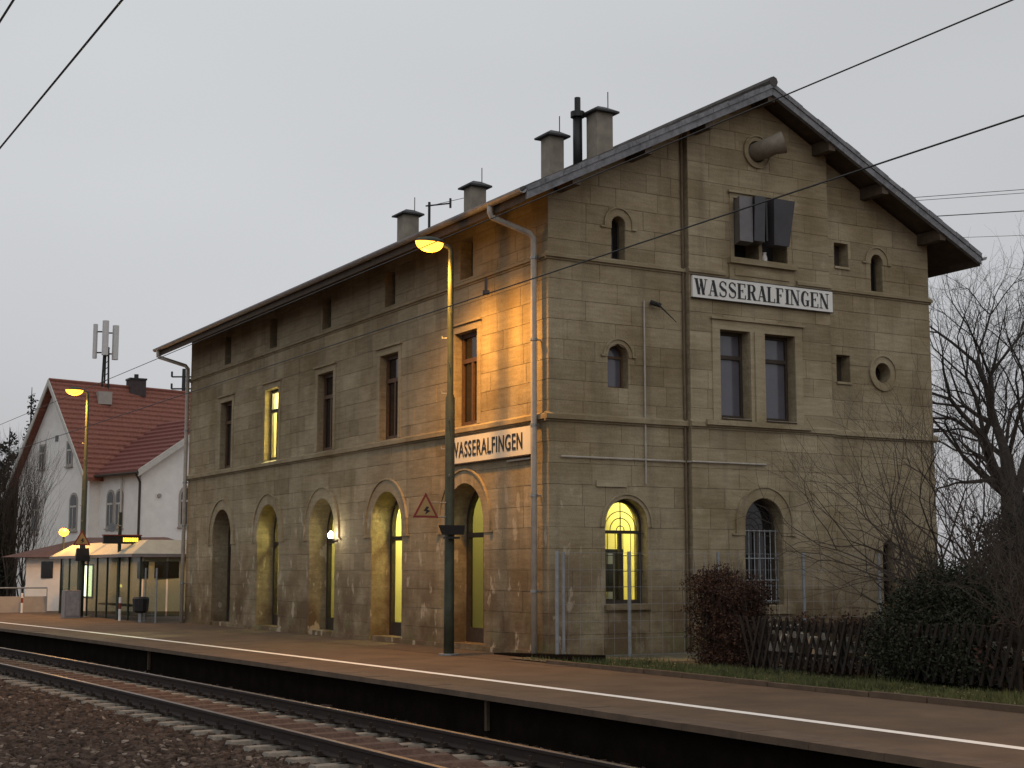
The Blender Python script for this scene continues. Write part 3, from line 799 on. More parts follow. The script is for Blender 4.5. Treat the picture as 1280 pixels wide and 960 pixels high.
m = MB(); m.tube([GF(3.17, 8.97+.5*3.17-.1, .05), GF(3.17, .1, .05)], .028, 8); m.build('bay_side_shadow_pipe', plain('brown_shadow_pipe', (.13,.095,.06), .8), ST)  # brown pipe that also stands in for the bay's side shadow
m = MB(); m.tube([GF(2.35, 6.93, .06), GF(2.5, 6.85, .2)], .05, 8); m.tube([GF(2.42, 6.9, .18), GF(2.72, 6.5, .42)], [.022, .008], 6); m.build('flag_holder', IRON, ST)

# chimneys
def chimney(x, y, w, ztop, label):
    zb = ez+.5*(x-ex)-.2; t = thing('chimney', (x, y, zb), label, 'chimney', 'chimneys on the station roof'); h = w/2
    t.parent = None
    m = MB(); m.box(x-h, x+h, y-h, y+h, zb, ztop-.14); m.build('stack', PLASTER, t)
    c = MB(); n = 4; H = h+.11
    c.box(x-H, x+H, y-H, y+H, ztop-.139, ztop-.10)
    k = .35
    c.hexa([(x-H,y-H,ztop-.099),(x+H,y-H,ztop-.099),(x+H,y+H,ztop-.099),(x-H,y+H,ztop-.099),(x-H*k,y-H*k,ztop+.02),(x+H*k,y-H*k,ztop+.02),(x+H*k,y+H*k,ztop+.02),(x-H*k,y+H*k,ztop+.02)])
    c.build('cap', CAPM, t)
    r = MB(); r.tube([(x+h*.4, y-h, ztop-.02), (x+h*.4, y-h, ztop+.34)], .012, 5); r.build('lightning_rod', IRON, t)
chimney(2.2, 3.42, .37, 11.30, 'plaster chimney with dark hipped cap, left of the thin black flue pipe')
chimney(3.0, 2.72, .42, 11.78, 'tallest plaster chimney, right of the thin black flue pipe near the gable')
chimney(2.2, 7.03, .40, 10.98, 'short plaster chimney above the bright platform lamp, second from the left')
chimney(2.2, 10.75, .43, 11.07, 'leftmost plaster chimney, beside the roof aerial')
fl = MB(); fx_, fy_ = 2.6, 3.0
t = thing('flue_pipe', (fx_, fy_, 10.2), 'thin black metal flue pipe between the two largest chimneys', 'flue pipe')
fl.tube([(fx_,fy_,10.2),(fx_,fy_,11.72)], .105, 10); fl.build('pipe', BLACK, t, smooth=True)
m = MB(); m.tube([(fx_,fy_,11.60),(fx_,fy_,11.72)], .16, 12); m.tube([(fx_,fy_,11.721),(fx_,fy_,12.05)], .07, 8); m.build('cowl', BLACK, t)
t = thing('roof_aerial', (2.3, 9.3, 10.2), 'small dark roof aerial with cross arm beside the leftmost chimney', 'aerial')
m = MB(); m.tube([(2.3,9.7,10.2),(2.3,9.7,11.1)], .035, 6); m.build('mast', BLACK, t)
m = MB(); m.tube([(2.1,9.5,10.93),(2.5,8.9,10.92)], .02, 6); m.tube([(2.5,8.9,10.8),(2.5,8.9,11.05)], .03, 6); m.tube([(2.3,9.7,11.0),(2.9,7.9,11.0)], .008, 4); m.build('cross_arm', BLACK, t)

# vent horn, boarded boxes at the attic window, little camera
t = thing('exhaust_horn', (5.05, -BD, 10.37), 'grey pipe horn bent sideways out of the round opening under the gable peak', 'horn')
m = MB(); Y0 = BD
def G3(s, z, d): return Vector(GF(s, z, d))
m.tube([G3(5.05,10.37,-.2), G3(5.05,10.37,BD+.25), G3(5.07,10.38,BD+.36), G3(5.15,10.42,BD+.46), G3(5.31,10.48,BD+.58)], [.2,.2,.2,.20,.24], 16, cap=False)
m.tube([G3(5.31,10.48,BD+.58), G3(5.24,10.45,BD+.52), G3(5.15,10.42,BD+.46)], [.235,.17,.14], 16, cap=True); m.build('pipe', plain('horn_paint', (.22,.19,.15), .7), t, smooth=True)
def bx8(s0, s1, z0, z1, d0, d1, sh=0, tp=0, lean=0):
    A = [GF(s0+tp,z0,d0), GF(s1-tp,z0,d0), GF(s1-tp+sh,z0,d1+lean), GF(s0+tp+sh,z0,d1+lean)]
    B_ = [GF(s0,z1,d0), GF(s1,z1,d0), GF(s1+sh,z1,d1), GF(s0+sh,z1,d1)]
    return A+B_
SHM = plain('dark_grey_board', (.055,.052,.058), .45, var=.2, scale=3, bump=.05); SHM_LIT = plain('lit_side_board', (.15,.14,.145), .5, var=.2, scale=3, bump=.05)  # side board painted paler, putting the light on it into its colour
t = thing('folding_shutter', (4.7, -BD, 8.4), 'left dark board box hung in front of the gable attic window', 'shutter', 'dark board boxes at the attic window')
m = MB(); m.hexa(bx8(4.40, 4.74, 8.30, 9.24, BD+.04, BD+.42, -.16)); m.build('side_board', SHM_LIT, t)
m = MB(); m.hexa(bx8(4.745, 5.02, 8.33, 9.27, BD+.04, BD+.50, -.16, .0, -.05)); m.build('front_board', SHM, t)
t = thing('folding_shutter', (5.4, -BD, 8.4), 'right dark board box slanting outwards at the gable attic window', 'shutter', 'dark board boxes at the attic window')
m = MB(); m.hexa(bx8(5.06, 5.62, 8.32, 9.27, BD+.04, BD+.50, .03, .08, -.12)); m.build('front_board', SHM, t)
m = MB(); m.hexa(bx8(5.01, 5.055, 8.36, 9.24, BD+.04, BD+.44, -.10)); m.build('hinge_board', BLACK, t)
t = thing('white_jug', (5.3, -BD, 8.02), 'small pale jug standing on the attic window sill', 'jug')
m = MB(); m.revolve([(.05,0),(.06,.08),(.035,.16),(.045,.2)], (5.2,-BD-.02,8.022), 10); m.build('jug_body', WHITE, t)

# wall lantern on the long facade
t = thing('wall_lantern', (0, 9.98, 2.4), 'small bright white lantern on the wall beside the third arch from the left', 'lantern')
m = MB(); m.tube([(0.0,9.98,2.34),(-.12,9.98,2.33),(-.2,9.98,2.36)], .018, 6); m.revolve([(.03,0),(.06,.04)], (-.2,9.98,2.36), 10); m.build('bracket', BLACK, t)
m = MB(); m.revolve([(.04,0),(.065,.05),(.06,.12),(.02,.17)], (-.2,9.98,2.40), 12); m.build('globe', WHITEGLOW, t, smooth=True)
def lamp_light(name, kind, loc, energy, col, parent, size=.08, spot=None, blend=.4, rot=None):
    l = bpy.data.lights.new(name, kind); l.energy = energy; l.color = col
    l.shadow_soft_size = size
    if kind == 'SPOT': l.spot_size = R(spot); l.spot_blend = blend
    o = bpy.data.objects.new(name, l); C.objects.link(o); o.location = Vector(loc)-org(parent)
    if rot: o.rotation_euler = rot
    o.parent = parent; return o
lamp_light('lantern_light', 'POINT', (-.36,9.98,2.5), 9, (1,.9,.6), t)

# ------------------------------------------------------------------ ground, track, platform
def shift(y): return -.00093*max(0, y+12)**2
def ribbon_strip(ys, xz, closed=False):
    """sweep a cross-section (list of x,z) along the gently curving line"""
    m = MB(); n = len(xz)
    for y in ys:
        for x, z in xz: m.v.append((x+shift(y), y, z))
    for i in range(len(ys)-1):
        for k in range(n if closed else n-1):
            k2 = (k+1) % n; m.f.append((i*n+k, i*n+k2, (i+1)*n+k2, (i+1)*n+k))
    if closed: m.f.append(tuple(range(n))[::-1]); m.f.append(tuple((len(ys)-1)*n+k for k in range(n)))
    return m
YS = [-40+2*i for i in range(66)]
m = MB(); m.quad((-900,-700,-.75),(900,-700,-.75),(900,1200,-.75),(-900,1200,-.75)); tag(m.build('ground', EARTH), kind='structure')
tag(ribbon_strip(YS, [(-60,-.62),(-10.2,-.58),(-9.0,-.58),(-8.4,-.60),(-5.3,-.60),(-4.6,-.60)]).build('track_bed', BALLG), kind='structure')
EDGE = -5.06
pf = MB()
for i, y in enumerate(YS):
    pf.v += [(EDGE+.42+shift(y), y, 0), (70, y, 0)]
for i in range(len(YS)-1): pf.f.append((2*i, 2*i+1, 2*i+3, 2*i+2))
plat = tag(pf.build('platform', ASPH), kind='structure')
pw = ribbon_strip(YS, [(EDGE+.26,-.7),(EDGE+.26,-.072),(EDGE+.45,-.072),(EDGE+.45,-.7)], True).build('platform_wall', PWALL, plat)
ks = None
yk = -22.0; cnt = 0
while yk < 62:
    L_ = 1.0; xk = EDGE+shift(yk+.5); m = MB()
    ang = (shift(yk+1)-shift(yk))
    zz = random.uniform(-.004, .004)
    m.hexa([(xk-ang/2,yk+.003,-.07),(xk+.44-ang/2,yk+.003,-.07),(xk+.44+ang/2,yk+L_-.003,-.07),(xk+ang/2,yk+L_-.003,-.07),
            (xk-ang/2,yk+.003,.006+zz),(xk+.44-ang/2,yk+.003,.006+zz),(xk+.44+ang/2,yk+L_-.003,.006+zz),(xk+ang/2,yk+L_-.003,.006+zz)])
    m.build('edge_slab', KERB, plat); yk += L_; cnt += 1
for yy in (-6.4, 8.0):
    m = MB(); xx = EDGE+.22+shift(yy); m.box(xx-.02, xx+.03, yy-.03, yy+.03, -.5, -.073); m.build('wall_post', KERB, plat)
wlm = ribbon_strip(YS, [(-3.80,.004),(-3.63,.004)]); wlm.build('white_line', WHITELINE, plat)
# patched asphalt near the building
m = MB(); m.quad((-1.25,-2.4,.004),(-.02,-2.4,.004),(-.02,22,.004),(-1.25,22,.004)); m.build('paving_patch', plain('dark_asphalt_patch', (.085,.058,.038), .9, var=.3, scale=2, bump=.4), plat)

TR = thing('railway_track', (-6.9, 0, -.5), 'railway track with worn rails on pale concrete sleepers beside the platform', 'railway track')
RZ = -.32
def rail_profile(x):
    return [(x-.075,RZ-.17),(x+.075,RZ-.17),(x+.075,RZ-.155),(x+.012,RZ-.13),(x+.012,RZ-.045),(x+.036,RZ-.035),(x+.036,RZ-.004),(x-.036,RZ-.004),(x-.036,RZ-.035),(x-.012,RZ-.045),(x-.012,RZ-.13),(x-.075,RZ-.155)]
YR = [-30+1.5*i for i in range(72)]
for xr in (-6.10, -7.72):
    rl = ribbon_strip(YR, rail_profile(xr), True).build('rail', RUST, TR)
    ribbon_strip(YR, [(xr-.035,RZ-.0035),(xr-.034,RZ),(xr+.034,RZ),(xr+.035,RZ-.0035)], True).build('rail_head', STEEL, rl)
sl = MB(); zb = RZ-.175
sl.hexa([(-1.29,-.14,zb-.12),(1.29,-.14,zb-.12),(1.29,.14,zb-.12),(-1.29,.14,zb-.12),(-1.26,-.10,zb-.02),(1.26,-.10,zb-.02),(1.26,.10,zb-.02),(-1.26,.10,zb-.02)])
smesh = None; fmesh = None; dmesh = None
yy = -20.0
while yy < 72 :
    if smesh is None:
        o0 = MB(); o0.v = list(sl.v); o0.f = list(sl.f); o = o0.build('sleeper', SLEEP, None); smesh = o.data
        f_ = MB()
        for xr in (-.81, .81):
            for sx in (-1, 1): f_.box(xr+sx*.11-.035, xr+sx*.11+.035, -.07, .07, zb, zb+.05); f_.tube([(xr+sx*.12,0,zb+.04),(xr+sx*.12,0,zb+.11)], .02, 6)
        fo = f_.build('rail_clip', RUST, None); fmesh = fo.data
        dm = MB(); dm.hexa([(-.56,-.17,zb-.06),(.50,-.17,zb-.06),(.50,.17,zb-.06),(-.56,.17,zb-.06),(-.5,-.1,zb+.01),(.40,-.1,zb+.01),(.44,.1,zb+.01),(-.5,.1,zb+.01)])
        do = dm.build('dirt_crust', DIRTY, None); dmesh = do.data
    else:
        o = bpy.data.objects.new('sleeper', smesh); C.objects.link(o); fo = bpy.data.objects.new('rail_clip', fmesh); C.objects.link(fo)
        do = bpy.data.objects.new('dirt_crust', dmesh); C.objects.link(do)
    o.parent = TR; o.location = (-6.91+6.9+shift(yy)+random.uniform(-.02,.02), yy, .5); o.rotation_euler.z = .0019*max(0,yy+12)*1.0
    fo.parent = o; do.parent = o; fo['kind'] = 'stuff'
    yy += .68

# ballast: tens of thousands of little stones
def ballast(name, N_, xr, yr, zf, smin, smax, dens=None):
    x = rng.uniform(xr[0], xr[1], N_); y = yr[0]+(yr[1]-yr[0])*rng.random(N_)**(1.6 if dens else 1)
    z = zf(x); s = rng.uniform(smin, smax, N_)*(1+np.clip((y+10)/50, 0, 1.2))
    cube = np.array([(-1,-1,-1),(1,-1,-1),(1,1,-1),(-1,1,-1),(-1,-1,1),(1,-1,1),(1,1,1),(-1,1,1)], float)*.5
    V = cube[None]+rng.uniform(-.24, .24, (N_, 8, 3)); V *= s[:,None,None]*np.array([1,1,.75])
    a = rng.uniform(0, 2*PI, N_); b = rng.uniform(-.7, .7, N_)
    ca, sa, cb, sb = np.cos(a), np.sin(a), np.cos(b), np.sin(b)
    X = V[:,:,0]*cb[:,None]-V[:,:,2]*sb[:,None]; Z = V[:,:,0]*sb[:,None]+V[:,:,2]*cb[:,None]; Yv = V[:,:,1]
    X2 = X*ca[:,None]-Yv*sa[:,None]; Y2 = X*sa[:,None]+Yv*ca[:,None]
    sh = -.00093*np.maximum(0, y+12)**2
    P = np.stack([X2+(x+sh)[:,None], Y2+y[:,None], Z+(z+s*.15)[:,None]], 2).reshape(-1, 3)
    q = np.array([(3,2,1,0),(4,5,6,7),(0,1,5,4),(1,2,6,5),(2,3,7,6),(3,0,4,7)])
    F = (q[None]+8*np.arange(N_)[:,None,None]).reshape(-1)
    me = bpy.data.meshes.new(name); me.vertices.add(len(P)); me.vertices.foreach_set('co', P.ravel())
    nf = 6*N_; me.loops.add(nf*4); me.polygons.add(nf); me.loops.foreach_set('vertex_index', F)
    me.polygons.foreach_set('loop_start', np.arange(nf)*4); me.polygons.foreach_set('loop_total', np.full(nf, 4)); me.update(calc_edges=True)
    at = me.attributes.new('tint', 'FLOAT', 'POINT'); at.data.foreach_set('value', np.repeat(np.clip(rng.normal(.5,.22,N_),0,1), 8))
    me.materials.append(STONEB)
    o = bpy.data.objects.new(name, me); C.objects.link(o); return o
zprof = lambda x: np.interp(x, [-60,-10.2,-9.0,-8.4,-7.2,-6.9,-6.6,-5.3,-4.6], [-.62,-.58,-.575,-.60,-.60,-.58,-.60,-.60,-.58])
tag(ballast('ballast_stones', 120000, (-14.0, -5.0), (-17, 45), zprof, .035, .082, True), 'dark red-brown track ballast stones lying around and between the sleepers', 'ballast', kind='stuff')

# ------------------------------------------------------------------ platform furniture
SOD = (1.0, .46, .075)
def street_lamp(x, y, h, label, energy, arm=.62, spread=166):
    t = thing('platform_lamp', (x, y, 0), label, 'street lamp', 'tall platform lamps')
    m = MB(); m.tube([(x,y,0),(x,y,.9),(x,y,h*.62),(x,y,h*.63),(x,y,h-.12),(x-.03,y,h-.03),(x-.14,y,h)], [.105,.10,.095,.065,.055,.05,.045], 12)
    m.build('pole', POLE, t, smooth=True)
    m = MB(); m.tube([(x,y,0.0),(x,y,.03)], .2, 12); m.build('base_plate', GALV, t)
    for k in range(9):
        z = h-1.3-k*.55
        if z < 2.9: break
        s_ = MB(); sg = 1 if k % 2 else -1
        s_.tube([(x-.05, y+sg*.05, z), (x-.10, y+sg*.16, z+.01), (x-.1, y+sg*.17, z+.05)], .011, 5); s_.build('climbing_rung', GALV, t)
    m = MB(); c = Vector((x-.14-arm/2, y, h+.03))
    def ell(rx, ry, rz, zlo, zhi, cc, m, n=12, r=6):
        b = len(m.v)
        for i in range(r+1):
            a = zlo+(zhi-zlo)*i/r
            for k in range(n):
                q = 2*PI*k/n; m.v.append((cc.x+rx*math.cos(a)*math.cos(q), cc.y+ry*math.cos(a)*math.sin(q), cc.z+rz*math.sin(a)))
        for i in range(r):
            for k in range(n): k2=(k+1)%n; m.f.append((b+i*n+k,b+i*n+k2,b+(i+1)*n+k2,b+(i+1)*n+k))
    ell(arm/2+.03, .15, .11, 0, PI/2, c, m); m.build('lamp_housing', POLE, t, smooth=True)
    m = MB(); ell(arm/2+.0, .15, .20, -PI/2, -.02, c+Vector((-.03,0,-.0)), m); m.build('lamp_glass', LAMPGLOW, t, smooth=True)  # bowl enlarged to stand in for the halo around the lamp
    lamp_light('sodium_light', 'SPOT', (c.x, y, h-.24), energy, SOD, t, .14, spread, 1.0, (0, 0, 0))
    lamp_light('sodium_spill', 'POINT', (c.x-.1, y, h-.30), 30, SOD, t, .12)
    return t
LH = 8.02
main_lamp = street_lamp(-1.2, 1.75, LH, 'nearest tall green platform lamp glowing orange in front of the station', 1750)
far_lamp = street_lamp(-1.55, 28.9, 7.93, 'far tall platform lamp glowing orange in front of the red roof', 1900)
near_lamp = street_lamp(-1.2, -26.5, LH, 'tall platform lamp beside the camera, outside the picture', 15000, spread=150)
def warning(x, y, z, w, parent_lbl, px):
    t = thing('warning_sign', (x, y, z), parent_lbl, 'sign', 'red-edged triangular warning signs on lamp posts')
    h = w*.87; fm = lambda s, zz, d: (x+s, y-d, z+zz)
    m = MB(); m.prism([(-w/2,0),(w/2,0),(0,h)], 0, .012, fm); m.build('red_border', REDP, t)
    k = .74; m = MB(); m.prism([(-w/2*k,h*.085),(w/2*k,h*.085),(0,h*.085+h*k)], .0125, .016, fm); m.build('sign_face', SIGNY, t)
    m = MB(); m.prism([(.02,.36*h/.8),(.07,.34*h/.8),(.03,.26*h/.8),(.1,.22*h/.8),(-.02,.1*h/.8),(.01,.2*h/.8),(-.05,.22*h/.8)], .0165, .019, fm); m.build('lightning_mark', BLACK, t)
    m = MB()
    for zz in (h*.62, .02): m.tube([(x+(.12 if zz > .1 else .25), y+.012, z+zz), (px, y+.03, z+zz)], .012, 5)
    m.build('bracket', GALV, t)
warning(-1.76, 1.68, 2.62, .56, 'triangular warning sign with red edge on the nearest lamp pole', -1.3)
warning(-1.62, 28.75, 2.5, .62, 'triangular warning sign with red edge on the far lamp pole', -1.5)
t = thing('pole_loudspeaker', (-1.35, 1.7, 2.4), 'black loudspeaker box on the nearest lamp pole under the warning sign', 'loudspeaker')
m = MB(); m.hexa([(-1.42,1.5,2.30),(-1.02,1.5,2.30),(-1.02,1.64,2.30),(-1.42,1.64,2.30),(-1.5,1.48,2.48),(-1.0,1.48,2.48),(-1.0,1.64,2.48),(-1.5,1.64,2.48)]); m.build('speaker_box', BLACK, t)
m = MB(); m.box(-1.4,-1.1,1.5,1.62,2.22,2.26); m.build('mounting_plate', BLACK, t)
t = thing('pole_loudspeaker', (-1.62, 28.8, 2.2), 'black loudspeaker box on the far lamp pole', 'loudspeaker')
m = MB(); m.hexa([(-1.85,28.6,1.95),(-1.35,28.6,1.95),(-1.35,28.75,1.95),(-1.85,28.75,1.95),(-1.8,28.6,2.4),(-1.4,28.6,2.4),(-1.4,28.75,2.4),(-1.8,28.75,2.4)]); m.build('speaker_box', BLACK, t)

# small post lamp beyond the shelter
t = thing('post_lamp', (-.9, 34.5, 0), 'low post lamp glowing orange left of the shelter', 'lamp')
m = MB(); m.tube([(-.9,34.5,0),(-.9,34.5,2.95)], [.05,.04], 8); m.build('post', POLE, t)
m = MB(); m.revolve([(.05,0),(.17,.08),(.2,.17),(.14,.27),(.02,.31)], (-.9,34.5,2.93), 12); m.build('globe', LAMPGLOW, t, smooth=True)
lamp_light('post_light', 'POINT', (-.9,34.2,3.4), 260, (1,.45,.08), t, .2)

# shelter
SH = thing('platform_shelter', (-.2, 29, 0), 'glass platform shelter with pale sloping canopy beyond the station corner', 'shelter')
x0, x1, y0s, y1s = -.95, .9, 23.6, 34.6
m = MB(); o_ = .35
m.hexa([(x0-o_,y0s-.1,2.16),(x1+.2,y0s-.1,2.16),(x1+.2,y1s+.3,2.16),(x0-o_,y1s+.3,2.16),(x0+.35,y0s+.6,2.62),(x1,y0s+.6,2.62),(x1,y1s-.5,2.62),(x0+.35,y1s-.5,2.62)]); m.build('canopy', CANOPY, SH)
m = MB(); m.box(x0-o_-.02, x0-o_+.02, y0s-.12, y1s+.32, 2.06, 2.155); m.box(x0-o_+.022, x1+.2, y0s-.12, y0s-.08, 2.06, 2.155); m.build('canopy_edge', CABG, SH)
for k in range(9):
    yk = y0s+.1+(y1s-y0s-.2)*k/8
    m = MB(); m.box(x0-.03, x0+.03, yk-.03, yk+.03, 0, 2.158); m.build('post', POLE, SH)
    if k < 8 and k != 5:
        g_ = MB(); g_.box(x0-.006, x0+.006, yk+.04, yk+1.34, .15, 2.05); g_.build('glass_panel', SHGLASS, SH)
for k in range(2):
    xk = x0+.1+.8*k; g_ = MB(); g_.box(xk, xk+.74, y0s+.1, y0s+.112, .15, 2.05); g_.build('glass_panel', SHGLASS, SH)
m = MB(); m.box(x0+.3, x0+.7, 26, 30, .42, .48); m.build('bench_seat', DWOOD, SH)
t = thing('lit_poster_case', (-.2, 31, 0), 'brightly lit poster case inside the glass shelter', 'poster case')
m = MB(); m.box(-.55,-.5,31.3,32.55,.60,1.86); m.build('case', GALV, t)
m = MB(); m.box(-.556,-.551,31.4,32.45,.68,1.80); m.build('poster', POSTER, t)
t = thing('lit_notice', (-.4, 26.6, 1.1), 'small glowing notice panel in the shelter', 'notice')
m = MB(); m.box(-.60,-.55,27.3,27.6,1.05,1.15); m.build('notice_panel', NOTICE, t)

t = thing('train_indicator', (-1.15, 25.5, 0), 'platform train indicator with glowing amber text on a pole', 'display')
m = MB(); m.tube([(-1.15,25.6,0),(-1.15,25.6,3.55)], .06, 10); m.build('pole', POLE, t)
fmD = lambda s, z, d: (-1.15+s, 25.4-d, z)
m = MB(); m.slab(-.62,.62,2.5,2.76,0,.16,fmD); m.build('case', BLACK, t)
m = MB(); m.slab(-.64,.64,2.762,2.80,-.02,.2,fmD); m.build('case_top', REDP, t)
for k in range(9):
    m = MB(); w_ = random.choice([.035,.045,.03]); m.slab(.02+k*.056, .02+k*.056+w_, 2.57, 2.70, .161, .165, fmD); m.build('amber_text', AMBER, t)
m = MB(); m.tube([(-1.15,25.5,3.1),(-1.5,25.3,3.12)], .02, 6); m.revolve([(.05,0),(.16,.16)], (-1.42,25.3,3.05), 10, (-.6,-.6,-.1)); m.build('horn_speaker', GALV, t)

def marker(x, y, lbl):
    t = thing('marker_post', (x, y, 0), lbl, 'post', 'short red and white marker posts')
    for k in range(4):
        m = MB(); m.tube([(x,y,.19*k),(x,y,.19*(k+1)-.001)], .045, 8); m.build('white_band' if k in (0,1,3) else 'red_band', WHITE if k in (0,1,3) else REDP, t)
marker(-1.3, 24.75, 'short red and white post standing by the train indicator')
marker(-2.05, 36.0, 'short red and white post at the far left by the low wall')
t = thing('litter_bin', (-1.15, 22.9, 0), 'dark litter bin on a foot between shelter and station corner', 'bin')
m = MB(); m.revolve([(.16,.3),(.24,.36),(.27,.74),(.22,.80)], (-1.15,22.9,0), 12); m.build('bin_body', BLACK, t)
m = MB(); m.tube([(-1.15,22.9,0),(-1.15,22.9,.31)], .07, 8); m.build('foot', GALV, t)
t = thing('ticket_cabinet', (-1.95, 28.4, 0), 'grey metal cabinet on the platform left of the shelter', 'cabinet')
m = MB(); m.box(-2.25,-1.72,28.2,28.7,0.005,.95); m.build('body', CABG, t)
m = MB(); m.box(-2.2,-1.77,28.18,28.198,.08,.9); m.build('door', plain('cabinet_door', (.29,.27,.27), .6), t)

# low wall and railing far left
t = thing('low_boundary_wall', (-3, 36.5, 0), 'low pale wall with railing across the far end of the platform', 'wall')
m = MB(); m.box(-5, -1.0, 36.4, 36.6, -.3, .62); m.build('wall', HWALL2, t)
m = MB(); m.tube([(-5,36.5,.95),(-1,36.5,.95)], .03, 6)
for k in range(5): m.tube([(-5+k,36.5,.6),(-5+k,36.5,.95)], .02, 5)
m.build('railing', GALV, t)

# wire mesh fences
def mesh_fence(pts, h, label, step=.2, dv=.2, post_r=.035):
    t = thing('mesh_fence', (*pts[0], 0), label, 'fence')
    for a, b in zip(pts[:-1], pts[1:]):
        a, b = Vector((*a, 0)), Vector((*b, 0)); L_ = (b-a).length
        m = MB(); n = int(h/step)
        for k in range(n+1): m.tube([a+Vector((0,0,.05+k*(h-.08)/n)), b+Vector((0,0,.05+k*(h-.08)/n))], .004, 4)
        for k in range(int(L_/dv)): p = a+(b-a)*(k*dv/L_); m.tube([p+Vector((0,0,.05)), p+Vector((0,0,h-.03))], .003, 3)
        m.build('wire_mesh', GALV, t)
    for p in pts:
        m = MB(); m.tube([(*p,0),(*p,h)], post_r, 8); m.build('fence_post', GALV, t)
mesh_fence([(-.27,-.72),(1.32,-.72),(3.4,-.75),(5.55,-.75),(7.6,-.75)], 1.97, 'wire mesh fence with grey posts along the foot of the gable', .32, .25)
m = MB(); m.tube([(-.12,-.70,0),(-.12,-.70,1.95)], .03, 8); o = m.build('gate_post', GALV); tag(o, 'grey gate post right next to the first post of the gable mesh fence', 'post')
mesh_fence([(-.9,22.1),(-.9,23.3)], 1.7, 'short wire mesh fence between shelter and station corner', .2, .15, .03)
# dark ramp edge and kerb beside the grass
t = MB(); t.hexa([(-.5,-2.2,0.002),(-.2,-2.2,0.002),(-.05,1.5,.002),(-.35,1.5,.002),(-.5,-2.2,.16),(-.2,-2.2,.16),(-.05,1.5,.03),(-.35,1.5,.03)])
tag(t.build('cable_duct_cover', PWALL), 'low dark wedge-shaped duct cover at the foot of the station corner', 'duct cover')
yk = -14.5; KP = thing('kerb_line', (-.95, -8, 0), 'low dark kerb between platform asphalt and grass strip', 'kerb')
while yk < -2.4:
    m = MB(); a = random.uniform(-.015,.015); m.box(-1.0+a, -.9+a, yk+.01, yk+.99, 0.002, .07+random.uniform(-.01,.01)); m.build('kerb_stone', KERB, KP); yk += 1.0
m = MB(); m.quad((-.9,-16,.02),(30,-16,.02),(30,-.03,.02),(-.9,-.03,.02)); tag(m.build('soil', EARTH), kind='structure')
m = MB(); m.quad((-.9,-2.4,.024),(3.6,-2.4,.024),(3.6,-.03,.024),(-.9,-.03,.024)); tag(m.build('gravel_strip', plain('mossy_gravel', (.12,.10,.065), .95, var=.4, scale=6, bump=.8)), kind='structure')
# grass
N_ = 26000
gx = rng.uniform(-.88, .75, N_); gy = rng.uniform(-15, -.4, N_); keep = (gx < .3) | (rng.random(N_) < .6)
keep &= ~((gy > -2.2) & (rng.random(N_) < .75))
gx, gy = gx[keep], gy[keep]; n_ = len(gx); hh = rng.uniform(.03, .10, n_)*(1+.6*(np.sin(gy*2.1)+np.sin(gx*5+gy*3.3))*.5); an = rng.uniform(0, 2*PI, n_)
w_ = .007; V = np.zeros((n_, 3, 3))
V[:,0] = np.stack([gx-w_*np.cos(an), gy-w_*np.sin(an), np.full(n_, .02)], 1)
V[:,1] = np.stack([gx+w_*np.cos(an), gy+w_*np.sin(an), np.full(n_, .02)], 1)
V[:,2] = np.stack([gx+rng.uniform(-.05,.05,n_), gy+rng.uniform(-.05,.05,n_), .02+hh], 1)
me = bpy.data.meshes.new('grass'); me.from_pydata(V.reshape(-1,3).tolist(), [], [(3*i,3*i+1,3*i+2) for i in range(n_)]); me.materials.append(GRASSG)
o = bpy.data.objects.new('grass', me); C.objects.link(o); tag(o, 'short rough grass strip between the kerb and the hedge', 'grass', kind='stuff')
# fallen leaves / litter flecks
m = MB()
for k in range(260):
    a, b = random.uniform(-.85,.7), random.uniform(-14,-2.5); s_ = random.uniform(.012,.03); m.quad((a,b,.06),(a+s_,b+.01,.07),(a+s_,b+s_,.06),(a,b+s_,.075))
tag(m.build('fallen_leaves', plain('dry_leaf', (.30,.22,.12), .8)), 'dry fallen leaves scattered over the grass strip', 'leaves', kind='stuff')

# ------------------------------------------------------------------ hedges, fence, trees
def foliage(name, blobs, n, size, mat, parent, twig=0):
    """many small leaf faces spread through overlapping lobes"""
    P = []
    tot = sum(b[3]*b[4]*b[5] for b in blobs)
    for (cx, cy, cz, rx, ry, rz) in blobs:
        k = int(n*rx*ry*rz/tot)
        d = rng.normal(size=(k, 3)); d /= np.linalg.norm(d, axis=1)[:,None]; r = rng.random(k)**.42
        bump_ = 1+.16*np.sin(d[:,0]*7+cx)+.14*np.sin(d[:,1]*9+cy*3)+.12*np.sin(d[:,2]*8+d[:,0]*5)
        P.append(np.stack([cx+d[:,0]*r*rx*bump_, cy+d[:,1]*r*ry*bump_, cz+d[:,2]*r*rz*bump_], 1))
    P = np.concatenate(P); P = P[P[:,2] > .03]; k = len(P)
    a = rng.normal(size=(k,3)); a /= np.linalg.norm(a,axis=1)[:,None]; b = np.cross(a, rng.normal(size=(k,3))); b /= np.linalg.norm(b,axis=1)[:,None]
    s = size*rng.uniform(.5,1.3,k)[:,None]
    V = np.stack([P-a*s, P+b*s*.55, P+a*s, P-b*s*.55], 1).reshape(-1,3)-np.array(org(parent))
    me = bpy.data.meshes.new(name); me.vertices.add(len(V)); me.vertices.foreach_set('co', V.ravel())
    me.loops.add(4*k); me.polygons.add(k); me.loops.foreach_set('vertex_index', np.arange(4*k)); me.polygons.foreach_set('loop_start', np.arange(k)*4); me.polygons.foreach_set('loop_total', np.full(k,4)); me.update(calc_edges=True)
    me.materials.append(mat); o = bpy.data.objects.new(name, me); C.objects.link(o); o.parent = parent; return o
